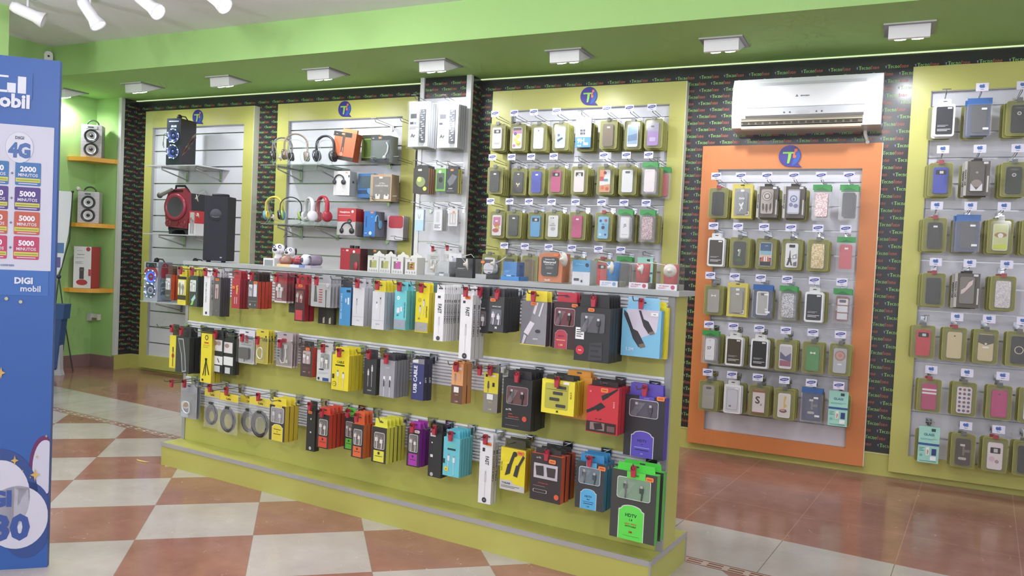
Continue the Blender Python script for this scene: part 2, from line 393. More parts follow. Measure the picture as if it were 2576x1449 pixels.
# pilaster with a slatted white board between the second and third panel
PX0, PX1, PY = -3.325, -2.893, 5.19
pl = MB(); pl.box(PX0, PX1, PY+.004, YW, .13, SOF, 'papr'); pil = struct(pl, 'wall_pilaster')
q = MB()
q.box(PX0-.004, PX0+.03, PY-.012, PY+.02, .13, SOF, '#e9e9ee/.4'); q.box(PX1-.036, PX1+.004, PY-.012, PY+.02, .13, SOF, '#e9e9ee/.4')
q.obj('corner_profile', pil)
q = MB()
zz = 2.385; gr = [2.351-.149*i for i in range(0, 15)]
top = zz
for g in gr+[.13]:
    if top-g > .01: q.box(PX0+.03, PX1-.036, PY-.006, PY+.004, g+.006, top, 'slat')
    q.box(PX0+.03, PX1-.036, PY-.001, PY+.004, g-.006, g+.006, 'alu'); top = g-.006
q.obj('slat_board', pil)
wp = MB(); paper(wp, lambda u, z: (PX0+.03+u, PY+.0032, z), 0, .366, 2.39, SOF-.002, ()); paper(wp, lambda u, z: (PX1+.0012, PY+.02+u, z), 0, .13, .14, SOF-.02, (), d=.16, off=.11)
wp.obj('wallpaper_lettering', pil)

# ------------------------------------------------------------------ display panels on the wall
def logo_mesh(cx, cz, r, y):
    m = MB(); n = 30; pts = []
    for i in range(n+1):
        a = -PI/2+2*PI*i/n*1.0
        if -PI/2 <= a <= -PI/4: continue
        pts.append((cx+r*math.cos(a), cz+r*1.02*math.sin(a)))
    pts = [(cx, cz-r*1.02), (cx+r*1.12, cz-r*1.08)]+pts[:-1]
    m.prism(pts, y-.006, y, '#3a2f9c/.25', '#2f62c8/.3')
    m.add([(cx+r*.95*math.cos(a)*1.0, y-.0064, cz+r*.95*math.sin(a)) for a in [(-1.35+i*.17) for i in range(14)]], [tuple(range(14))], '#2758c4/.25')
    T = [(-.62, .36), (.52, .36), (.5, .2), (.14, .2), (.1, -.2), (-.02, -.72), (-.22, -.72), (-.16, -.2), (-.14, .2), (-.64, .2)]
    m.add([(cx+a*r, y-.008, cz+b*r) for a, b in reversed(T)], [tuple(range(len(T)))], '#86d63c')
    for a, b in ((.62, .42), (.52, -.18)):   # handset ends
        m.prism(rrect(cx+(a-.22)*r, cx+(a+.06)*r, cz+(b-.04)*r, cz+(b+.24)*r, .06*r, 3), y-.0095, y-.0085, '#f0683a')
    pt = [(.6, .62), (.44, .5), (.34, .28), (.3, .02), (.34, -.16), (.5, -.2), (.46, 0), (.48, .24), (.56, .42), (.68, .46)]
    m.add([(cx+a*r, y-.0098, cz+b*r) for a, b in pt], [tuple(range(len(pt)))], '#f0683a')
    return m
def wall_panel(x0, x1, z0, z1, ix0, ix1, iz0, iz1, c, label, logo=True, right=True):
    t = thing('slatwall_panel', label, 'display panel', ((x0+x1)/2, YW, z0))
    L = t.location; fx = lambda m, n: m.obj(n, t, loc=(-L.x, -L.y, -L.z))
    f = MB(); y0, y1 = 5.28, YW
    f.box(x0, ix0, y0, y1, z0, z1, c); f.box(ix1, x1, y0, y1, z0, z1, c)
    f.box(ix0, ix1, y0+.0006, y1, iz1, z1, c); f.box(ix0, ix1, y0+.0006, y1, z0, iz0, c)
    f.box(x1, x1+.004, y0, y1-.002, z0, z1, '#e4e4d0/.4')
    fx(f, 'frame')
    b = MB(); b.box(ix0, ix1, 5.325, YW-.002, iz0, iz1, 'alu')
    gs = [2.207-.149*i for i in range(15)] if c != 'orange' else [1.767-.1495*i for i in range(12)]
    top = iz1
    for g in gs+[iz0-.01]:
        lo = max(g+.0055, iz0)
        if g > iz1 or top-lo < .004: continue
        b.box(ix0, ix1, 5.310, 5.325, lo, top, 'slat'); top = g-.0055
        if top <= iz0: break
    b.box(ix0, ix0+.004, 5.284, 5.31, iz0, iz1, 'grey')
    b.box(ix0, ix1, 5.284, 5.31, iz1-.004, iz1, 'grey')
    fx(b, 'slat_board')
    if logo:
        fx(logo_mesh((ix0+ix1)/2+.01, (z1+iz1)/2+.004, .062 if c != 'orange' else .066, y0), 'logo')
    return t
wall_panel(-6.405, -5.075, .03, 2.428, -6.31, -5.185, .15, 2.275, 'lime', 'lime framed slatwall panel with the speakers, leftmost on the back wall')
wall_panel(-4.81, -3.418, .03, 2.43, -4.69, -3.545, .15, 2.284, 'lime', 'lime framed slatwall panel with headphones on glass shelves')
wall_panel(-2.76, -1.323, .03, 2.436, -2.60, -1.43, .15, 2.29, 'lime', 'lime framed slatwall panel full of phone case packs behind the stand')
wall_panel(-1.192, -.122, .05, 2.004, -1.088, -.225, .148, 1.852, 'orange', 'orange framed slatwall panel with rows of phone case packs')
wall_panel(.018, 1.6, .043, 2.444, .118, 1.5, .15, 2.298, 'lime', 'lime framed slatwall panel at the right edge of the photo', logo=True)
# join lines in the frames
# ------------------------------------------------------------------ lamps in the soffit
def soffit_lamp():
    t = thing('recessed_spotlight', '', 'lamp')
    m = MB(); m.box(-.125, .125, -.125, .125, -.008, 0, '#e6e6ea/.35', side='#8c8c90/.4'); m.obj('flange', t)
    m = MB(); m.prof([(-.097, -.008), (-.09, -.074), (-.07, -.076), (.105, -.008)], -.1, .1, '#ececf2/.4'); m.obj('housing', t)
    for lx in (-.042, .042):
        m = MB(); m.lathe([(0, -.010), (.028, -.010), (.034, .004)], (0, 0, 0), 'lamp', n=20); g = m.obj('lamp_lens', t, (lx, -.03, -.058)); g.rotation_euler = (.37, 0, 0)
    l = bpy.data.lights.new('soffit_beam', 'SPOT'); l.energy = 26; l.spot_size = 2.5; l.spot_blend = .9; l.shadow_soft_size = .04; l.color = (.93, .95, 1)
    o = bpy.data.objects.new('soffit_beam', l); COL.objects.link(o); o.parent = t; o.location = (0, -.03, -.10); o.rotation_euler = (math.radians(20), 0, 0)
    return t
pos = ['partly behind the blue sign, over the green recess', 'above the leftmost speaker panel', 'second from the left over the speaker panel', 'above the headphone panel logo', 'just left of the white pilaster', 'above the phone case panel logo', 'left of the air conditioner', 'right of the air conditioner, nearest the camera']
L0 = soffit_lamp()
for i in range(8):
    o = L0 if i == 0 else copy_tree(L0)
    o.location = (-6.875+.98*i, 4.82, SOF); o['label'] = 'white square spotlight in the soffit '+pos[i]; o['group'] = 'spotlights in the green soffit'
# track spots on the white ceiling
def track_spot():
    t = thing('track_spotlight', '', 'lamp')
    m = MB(); m.tube([(0, 0, 0), (0, 0, -.07)], .008, '#d8d8de/.3'); m.box(-.02, .02, -.02, .02, -.012, 0, '#e8e8ee/.4'); m.obj('stem', t)
    m = MB(); m.lathe([(0, -.1), (.03, -.1), (.038, -.07), (.04, .05), (.055, .1), (.05, .102), (.044, .06)], (0, 0, 0), '#eeeef4/.25', axis='x', n=20); b = m.obj('lamp_head', t); b.location = (0, 0, -.1)
    m = MB(); m.lathe([(0, .085), (.048, .085)], (0, 0, 0), 'lamp', axis='x', n=20); g = m.obj('lens', b)
    return t, b
for i, (x, y, az, el) in enumerate(((-5.3, 3.42, .85, .35), (-4.86, 3.55, .55, .95), (-4.3, 3.53, .2, .6), (-3.78, 3.57, .1, .6))):
    t, b = track_spot(); t.location = (x, y, CEI); b.rotation_euler = (0, el, az)
    tag(t, 'white cylindrical spotlight on the ceiling, '+['unlit one nearest the green pillar', 'second from the left, brightly lit', 'third from the left, cut by the photo edge', 'rightmost, barely in view'][i], 'lamp', 'spotlights on the white ceiling')
    if i: 
        l = bpy.data.lights.new('track_beam', 'SPOT'); l.energy = 26; l.spot_size = 2.2; l.spot_blend = .8; l.shadow_soft_size = .04
        o = bpy.data.objects.new('track_beam', l); COL.objects.link(o); o.parent = b; o.location = (.12, 0, 0); o.rotation_euler = (0, -PI/2, 0)
    else: bpy.data.objects[[c.name for c in b.children][0]].data.materials[0] = mat('#c8c8cc/.3')
# motion detector
t = thing('motion_detector', 'small white motion detector in the upper corner of the left wall', 'detector', (-6.42, 4.322, 2.608))
m = MB(); m.prism(rrect(-.032, .032, 0, .13, .028), -.045, 0, '#e8eae6/.4'); b = m.obj('housing', t); b.rotation_euler = (0, 0, 1.1)
m = MB(); m.disc((0, -.046, .09), .009, '#222428'); c = m.obj('lens', b)

# ------------------------------------------------------------------ air conditioner
AX0, AX1 = -.99, -.135
t = thing('air_conditioner', 'white split air conditioner above the orange panel', 'air conditioner', (AX0, YW, 2.08))
m = MB(); pr = [(0, 0), (-.19, .012), (-.213, .075), (-.222, .16), (-.214, .262), (-.185, .312), (-.05, .322), (0, .322)]
m.prof([(a, b) for a, b in pr], 0, AX1-AX0, '#e6e7ec/.22', side='#dcdde2/.3'); m.obj('casing', t)
m = MB(); m.prof([(-.2135, .125), (-.226, .13), (-.222, .25), (-.214, .25)], .085, .765, '#eeeff4/.2')
m.prof([(-.216, .262), (-.2145, .28), (-.209, .278), (-.21, .262)], .07, .765, '#b4b6ba/.4'); m.obj('front_grille', t)
m = MB(); m.prof([(-.2125, .068), (-.232, .08), (-.228, .124), (-.2175, .126)], .085, .76, '#c4c6cc/.2'); m.obj('air_deflector', t)
q = MB()
for x in (.315, .348, .5, .53): q.disc((x, -.2335, .094), .005, '#55585e')
q.disc((.42, -.2335, .094), 1, '#b9bbc0/.2', sx=.04, sz=.009); q.obj('indicator_panel', t)
m = MB(); m.prof([(-.2, .022), (-.2145, .026), (-.2155, .066), (-.2, .062)], .06, .755, '#6c6450/.5')
for i in range(16): m.box(.07+i*.042, .1+i*.042, -.2165, -.214, .03, .042, '#26241f')
m.prof([(-.214, .046), (-.221, .046), (-.221, .054), (-.214, .054)], .06, .755, '#a89c80/.4'); m.obj('louvre', t)
m = MB(); m.prof([(-.19, -.002), (-.205, .004), (-.208, .02), (-.19, .016)], .06, .75, '#d4cfba/.3'); m.obj('louvre', t)
m = MB(); m.txt('MITSUBISHI', (.43, -.2275, .192), .0075, '#3c3e48', maxw=.062)
for a in (PI/2, PI*7/6, -PI/6): 
    cx, cz = .383+.0042*math.cos(a), .192+.0042*math.sin(a); m.add([(cx+.0052*math.cos(a+k*PI/2)*(1 if k % 2 == 0 else .55), -.2275, cz+.0052*math.sin(a+k*PI/2)*(1 if k % 2 == 0 else .55)) for k in range(4)], [(0, 1, 2, 3)], '#3c3e48')
m.obj('badge', t)
m = MB(); m.tube([(.765, -.03, .02), (.768, -.045, -.02), (.782, -.035, -.06), (.785, -.08, -.074)], .011, '#e4e2da/.5', 10); m.obj('drain_hose', t)

# ------------------------------------------------------------------ chequered-floor display stand (gondola)
GY = -.0887848
GU = Vector((math.cos(GY), math.sin(GY), 0)); GN = Vector((math.sin(GY), -math.cos(GY), 0))
GO = Vector((-.619*1.2, 2.468*1.2, 0))
def gpos(u, n, z): return GO+GU*u+GN*n+Vector((0, 0, z))
GL = 2.80; GZ = 1.113; BANDS = ((.932, 1.092), (.632, .786), (.326, .478))
t = thing('display_stand', 'long low lime display stand with three rows of hooks', 'display stand', GO, GY)
m = MB(); m.box(-GL-.012, 0, -.118, .292, 0, .108, 'lime2'); m.box(-GL+.0, -.02, -.10, .27, .108, .110, 'lime2'); m.obj('base', t)
m = MB(); m.box(-GL-.014, .002, -.1215, -.116, .103, .124, '#a7a5a2/.4'); m.box(-.001, .0035, -.1215, .294, .103, .124, '#a7a5a2/.4'); m.box(-GL-.0145, -GL-.010, -.12, .294, .103, .124, '#a7a5a2/.4')
m.box(-GL-.010, -.001, -.116, .292, .108, .1235, 'lime2'); m.box(-.001, .004, -.1215, -.114, 0, .104, '#a7a5a2/.4'); m.box(-.001, .004, .286, .294, 0, .104, '#a7a5a2/.4'); m.obj('base_edging', t)
m = MB()
edges = [.124]+[z for b in reversed(BANDS) for z in b]+[1.093]
for i in range(0, len(edges)-1, 2): m.box(-GL+.02, -.022, .002, .012, edges[i], edges[i+1], 'lime2')
m.box(-GL+.02, -.022, .012, .14, .124, 1.093, 'lime2'); m.obj('front_board', t)
m = MB(); m.box(-.022, -.0005, .016, .15, .124, 1.093, 'lime2'); m.obj('end_board', t)
m = MB(); m.box(-GL, -GL+.02, .014, .15, .124, 1.093, 'lime2'); m.obj('end_board', t)
m = MB(); m.box(-.024, .001, -.002, .016, .124, 1.093, '#9a9c9a/.4'); m.obj('upright_edging', t)
m = MB(); m.box(-GL-.001, -GL+.022, -.002, .014, .124, 1.093, '#9a9c9a/.4'); m.obj('upright_edging', t)
m = MB(); m.box(-GL-.012, .022, -.02, .168, 1.093, GZ, 'grey'); m.obj('top_board', t)
for z0, z1 in BANDS:
    m = MB(); n = 11; p = (z1-z0)/n
    for i in range(n):
        zc = z1-(i+.5)*p; rr = p*.46
        m.prof([(.002, zc-p/2), (.002, zc+p/2)]+[(.002-rr*math.sin(a), zc+rr*math.cos(a)) for a in [PI*k/6 for k in range(0, 7)]], -GL+.022, -.024, '#e6e7ec/.35')
    for f in range(len(m.f)): m.sm[f] = False
    m.obj('ribbed_band', t)
# gondola goods: (u of left edge, width, z of top, height, distance of the front from the stand, depth of the whole stack)
GT=[
[(-2.833,0.051,1.036,0.137,0.110,0.050),(-2.749,0.070,1.030,0.152,0.095,0.035),(-2.625,0.062,1.040,0.162,0.114,0.054),(-2.536,0.048,1.045,0.210,0.095,0.035),(-2.426,0.053,1.042,0.200,0.122,0.062),(-2.290,0.061,1.043,0.151,0.120,0.060),(-2.132,0.069,1.037,0.133,0.153,0.093),(-1.970,0.081,1.059,0.116,0.149,0.089),(-1.835,0.064,1.039,0.176,0.128,0.068),(-1.730,0.124,1.056,0.116,0.149,0.089),(-1.581,0.068,1.038,0.176,0.095,0.035),(-1.472,0.068,1.045,0.174,0.128,0.068),(-1.332,0.070,1.035,0.167,0.156,0.096),(-1.221,0.066,1.047,0.171,0.138,0.078),(-1.126,0.071,1.044,0.174,0.111,0.051),(-0.966,0.047,1.049,0.198,0.190,0.130),(-0.854,0.059,1.049,0.263,0.164,0.104),(-0.836,0.082,1.036,0.142,0.102,0.042),(-0.698,0.069,1.053,0.140,0.190,0.130),(-0.581,0.115,1.042,0.173,0.135,0.075),(-0.450,0.102,1.047,0.182,0.111,0.051),(-0.315,0.142,1.038,0.200,0.190,0.130),(-0.164,0.152,1.040,0.175,0.102,0.042),],
[(-2.800,0.059,0.707,0.176,0.095,0.035),(-2.693,0.113,0.714,0.191,0.137,0.077),(-2.508,0.084,0.745,0.255,0.122,0.062),(-2.460,0.102,0.737,0.191,0.103,0.043),(-2.273,0.113,0.753,0.141,0.095,0.035),(-2.130,0.089,0.767,0.140,0.113,0.053),(-1.975,0.107,0.767,0.138,0.119,0.059),(-1.811,0.075,0.739,0.141,0.100,0.040),(-1.709,0.091,0.733,0.145,0.095,0.035),(-1.552,0.100,0.733,0.160,0.159,0.099),(-1.412,0.072,0.726,0.164,0.101,0.041),(-1.265,0.082,0.739,0.161,0.165,0.105),(-1.122,0.065,0.756,0.179,0.122,0.062),(-0.910,0.058,0.758,0.169,0.125,0.065),(-0.758,0.069,0.736,0.164,0.109,0.049),(-0.621,0.130,0.736,0.199,0.180,0.120),(-0.454,0.141,0.750,0.130,0.170,0.110),(-0.260,0.128,0.748,0.173,0.172,0.112),(-0.135,0.156,0.722,0.228,0.100,0.040),],
[(-2.709,0.132,0.427,0.154,0.102,0.042),(-2.508,0.121,0.417,0.170,0.095,0.035),(-2.395,0.148,0.411,0.175,0.095,0.035),(-2.165,0.159,0.418,0.163,0.095,0.035),(-1.955,0.106,0.449,0.172,0.150,0.090),(-1.779,0.091,0.442,0.197,0.095,0.035),(-1.622,0.073,0.452,0.157,0.168,0.108),(-1.521,0.057,0.444,0.154,0.095,0.035),(-1.436,0.069,0.428,0.152,0.139,0.079),(-1.274,0.082,0.448,0.156,0.190,0.130),(-1.118,0.065,0.455,0.164,0.140,0.080),(-1.023,0.069,0.449,0.193,0.112,0.052),(-0.913,0.083,0.451,0.161,0.158,0.098),(-0.768,0.076,0.449,0.256,0.112,0.052),(-0.642,0.115,0.449,0.169,0.141,0.081),(-0.475,0.133,0.462,0.179,0.190,0.130),(-0.299,0.117,0.455,0.179,0.151,0.091),(-0.141,0.175,0.457,0.250,0.179,0.119),],
]
TOP={'blackspk':(-2.743,0.266,0.363),'b1':(-1.534,0.075,0.078),'b2':(-1.463,0.078,0.080),'b3':(-1.389,0.058,0.079),'b4':(-1.309,0.066,0.077),'A':(-1.136,0.080,0.067),'B':(-1.021,0.091,0.090),'C':(-0.921,0.092,0.087),'D':(-0.788,0.089,0.085),'W':(-0.638,0.143,0.128),'E':(-0.455,0.082,0.102),'F':(-0.325,0.077,0.103),'G':(-0.201,0.079,0.103),'Hh':(-0.089,0.083,0.104),'dogL':(-2.186,0.094,0.099),'dog2':(-2.096,0.081,0.092),'ballred':(-2.021,0.078,0.059),'bear':(-2.115,0.077,0.056),'cam':(-1.958,0.109,0.067),}
# ------------------------------------------------------------------ hooks and cartons on the stand
HZ = (1.072, .755, .471)
def hook_proto(length, style):
    t = thing('display_hook', '', 'hook')
    m = MB()
    if style == 'rib':
        m.box(-.022, .022, -.012, 0, -.014, .014, 'chrome'); m.box(-.012, .012, -.018, -.012, -.03, .006, 'chrome')
    else:
        m.box(-.016, .016, -.004, 0, -.02, .012, 'chrome'); m.box(-.009, .009, -.01, -.004, -.032, .012, 'chrome')
    m.obj('bracket', t)
    m = MB(); m.tube([(0, -.01, 0), (0, -length*.5, .001), (0, -length*.93, .003), (0, -length*.96, .006), (0, -length, .02)], .0022, 'steel', 6); m.obj('wire', t)
    if style != 'rib':
        m = MB(); m.tube([(0, -.01, .012), (0, -length-.015, .028)], .002, 'steel', 5); m.tube([(-.022, -length-.015, .028), (.022, -length-.015, .028)], .0028, 'steel', 5); m.obj('label_wire', t)
    return t
HR = hook_proto(.20, 'rib'); HW = hook_proto(.235, 'wall')
_usedR = [False]; _usedW = [False]
def put_hook(proto, flag, loc, rz, label, group, lock=None):
    o = copy_tree(proto)
    o.location = loc; o.rotation_euler = (0, 0, rz); o['label'] = label; o['category'] = 'hook'; o['group'] = group
    if lock is not None:
        if 'mesh' not in LOCK:
            m = MB(); m.prism([(-.007, -.034), (.007, -.034), (.0095, -.006), (.008, .007), (-.008, .007), (-.0095, -.006)], -.006, .006, '#c2283c/.35')
            m.lathe([(.007, -.004), (.007, .004)], (0, -.0065, .0), '#8c1626/.4', axis='y', n=10); b = m.obj('tip_lock'); LOCK['mesh'] = b.data; bpy.data.objects.remove(b)
        b = bpy.data.objects.new('tip_lock', LOCK['mesh']); COL.objects.link(b); b.parent = o; b.location = (0, -lock, .004)
    return o
LOCK = {}
def sticker(mb, x, z, y, w=.026, h=.013, c='#ff7a30'):
    mb.prism(rrect(x-w/2, x+w/2, z-h/2, z+h/2, h*.3, 3), y-.0006, y, c); mb.quad((x-w*.3, y-.0007, z-.002), (w*.6, 0, 0), (0, 0, h*.25), '#b84a1c')
def carton(name, w, h, d, front, side, tab, tabh, dec, win=None, stick=None, sidetxt=None, slant=None):
    """front face at y = 0, top of the box at z = 0, hanging tab behind"""
    t = thing(name, '', 'package')
    b = MB()
    if slant == 'notch':
        b.prism([(-w/2, -h), (w/2, -h), (w/2, -.03), (w*.3, 0), (-w*.3, 0), (-w/2, -.02)], 0, d, front, side)
    else: b.box(-w/2, w/2, 0, d, -h, 0, front, side)
    decals(b, dec, -w/2, 0, w, h, 0)
    if sidetxt: b.txt(sidetxt[0], (w/2+.0004, d*.5, -h*sidetxt[2]), min(d*.6, .012), sidetxt[1], A=(0, 0, 1), B=(0, -1, 0), maxw=h*.5)
    b.box(w/2-.0001, w/2+.0002, d-.0012, d, -h, -.001, '#26262a' if d > .012 else side)
    b.obj('carton_body', t)
    if tab:
        b = MB(); b.prism([(-w*.42, 0), (w*.42, 0), (w*.40, tabh), (-w*.40, tabh)], d*.5-.001, d*.5+.001, tab)
        b.prism(rrect(-.011, .011, tabh*.5, tabh*.5+.006, .0028, 3), d*.5-.0016, d*.5-.0012, '#4a4a4e'); b.obj('hang_tab', t)
    if win:
        x0, y0, x1, y1 = win[:4]; gl = win[4]; ed = win[5]; pc = win[6] if len(win) > 6 else '#dcdce2'
        X0, X1, Z0, Z1 = -w/2+x0*w, -w/2+x1*w, -y1*h, -y0*h
        r = min(.008, (X1-X0)*.12); b = MB()
        if ed: b.prism(rrect(X0-.0022, X1+.0022, Z0-.0022, Z1+.0022, r+.002), -.0013, -.0007, ed)
        b.prism(rrect(X0, X1, Z0, Z1, r), -.0018, -.0008, gl)
        n = 2
        if (X1-X0) < .024: n = 1
        for i in range(n):
            xc = X0+(X1-X0)*(i+.5)/n; zc = Z1-(Z1-Z0)*(.28+.1*(i % 2)); s = min(.007, (X1-X0)*.12)
            b.box(xc-s*.7, xc+s*.7, -.006, -.0018, zc, zc+s*1.3, '#c8c8cc/.2/.8'); b.box(xc-s, xc+s, -.007, -.0018, zc-s*2.6, zc, pc)
            b.tube([(xc, -.004, zc-s*2.6), (xc+s*.4, -.004, (zc+Z0)/2), (xc, -.003, Z0+.001)], s*.4, pc, 5)
        b.quad((X0+.002, -.0074, Z0+.004), ((X1-X0)*.25, 0, 0), ((X1-X0)*.3, 0, (Z1-Z0)*.8), 'window')  # slanted pale gleam laid over the window as a see-through strip
        b.obj('window', t)
    if stick:
        b = MB(); sticker(b, -w/2+stick[0]*w, -stick[1]*h, -.0016, *(stick[2:])); b.obj('price_sticker', t)
    return t
def pouch(name, w, h, header, coil, cc, txtc=None, d=.02):
    t = thing(name, '', 'package')
    hh = .035
    b = MB(); b.box(-w/2, w/2, .004, .0055, -.004, hh, header); 
    if txtc: b.txt('Cable', (0, .0035, .008), .012, txtc); b.txt('Data Link', (-w*.08, .0035, .024), .006, txtc)
    b.prism(rrect(-.012, .012, hh*.72, hh*.72+.006, .0028, 3), .003, .0035, '#5a5a30'); b.obj('header_card', t)
    b = MB(); n = 9
    vs = []; 
    for j in range(n+1):
        for i in range(n+1):
            a, c = i/n, j/n; bul = math.sin(PI*a)**.5*math.sin(PI*c)**.5
            vs.append((-w/2+w*a, .004-d*.6*bul+random.uniform(-.0012, .0012), -.002-(h-.004)*c))
    b.add(vs, [(j*(n+1)+i, j*(n+1)+i+1, (j+1)*(n+1)+i+1, (j+1)*(n+1)+i) for j in range(n) for i in range(n)], 'baggie', True)
    b.obj('clear_pouch', t)
    if coil == 'coil':
        b = MB(); R = w*.36; zc = -h*.58
        for k in range(4):
            r = R-.005*k
            b.tube([(r*math.cos(a)*1.0+.002*k, .004-.0035*(k % 2), zc+r*1.12*math.sin(a)-.0015*k) for a in [2*PI*i/26 for i in range(27)]], .0052, cc, 6, cap=False)
        b.box(-.012, .016, -.008, .004, -h*.24, -h*.17, cc); b.tube([(.01, -.003, -h*.2), (R*.7, -.003, -h*.3), (R, -.003, -h*.5)], .003, cc, 6); b.obj('coiled_cable', t)
    return t
def blister(name, w, h, card, dec, body=None, bodycol='#26262a', d=.02):
    t = thing(name, '', 'package')
    b = MB(); b.prism(rrect(-w/2, w/2, -h, .03, .006), d-.0015, d, card); decals(b, dec, -w/2, 0, w, h, d-.0015)
    b.prism(rrect(-.011, .011, .016, .022, .0028, 3), d-.0024, d-.002, '#4a4a4e'); b.obj('backing_card', t)
    b = MB()
    if body == 'hub':
        b.box(-w*.38, -w*.1, .004, .016, -h*.72, -h*.22, '#8e9096/.3')
        for i in range(4): b.box(-w*.3, -w*.17, .003, .004, -h*(.3+.1*i)-.005, -h*(.3+.1*i), '#33343a')
        b.tube([(-w*.2, .01, -h*.72), (-w*.1, .01, -h*.86), (w*.1, .01, -h*.84), (w*.16, .01, -h*.6), (w*.14, .01, -h*.3)], .003, '#e8e8ec', 7)
        b.box(w*.08, w*.22, .005, .014, -h*.34, -h*.2, '#d8d8dc/.3'); b.disc((w*.26, .006, -h*.78), .009, '#e2e6ea/.2/.5')
    elif body == 'adapter': b.prism(rrect(-w*.36, w*.26, -h*.82, -h*.42, .008), .002, .016, bodycol, smooth=True); b.tube([(-w*.05, .01, -h*.82), (-w*.05, .01, -h*.93)], .002, bodycol, 5)
    elif body == 'loop': b.tube([(w*.28*math.cos(a)*(.5+.5*abs(math.sin(a*.5))), .008, -h*.62+h*.2*math.sin(a)) for a in [2*PI*i/20 for i in range(23)]], .0032, '#f0eef2/.3', 6)
    elif body == 'plugs': 
        for s in (-1, 1): b.box(s*w*.18-.006, s*w*.18+.006, .006, .014, -h*.5, -h*.35, '#e6e6ea'); b.tube([(s*w*.18, .01, -h*.5), (s*w*.12, .01, -h*.8)], .002, '#e6e6ea', 5)
    if b.v: b.obj('contents', t)
    b = MB(); b.box(-w*.46, w*.46, -.002, d-.0025, -h*.95, -h*.08, 'blister'); b.obj('blister_shell', t)
    return t
BK = '#1c1d20'; DK = '#33313a'; G2 = '#50505a'; WH = '#e8e8ec'; YE = '#f2dc1c'; RD = '#b3202e'; OR = '#e8491c'
def hd(c, t1, t2, dark): return [('arch', .2, .58, .74, 1.0, c, '#cfcfcf'), ('t', 'HDTV', .47, .73, .045, t1, .5), ('t', t2[0], .47, .79, .025, t1, .3), ('l', .28, .83, .66, .86, t2[1], 1), ('l', .3, .87, .64, .9, t1, 1), ('t', t2[2], .47, .94, .028, t2[1], .2)]
def toc(c): return [('c', .25, .18, .13, '#f4f4f0'), ('t', 'iY', .25, .18, .03, c, .2), ('k', .28, .35, .95, '#e8e8ee', '#b0b0b8'), ('k', .62, .12, .92, '#e8e8ee', '#b0b0b8')]
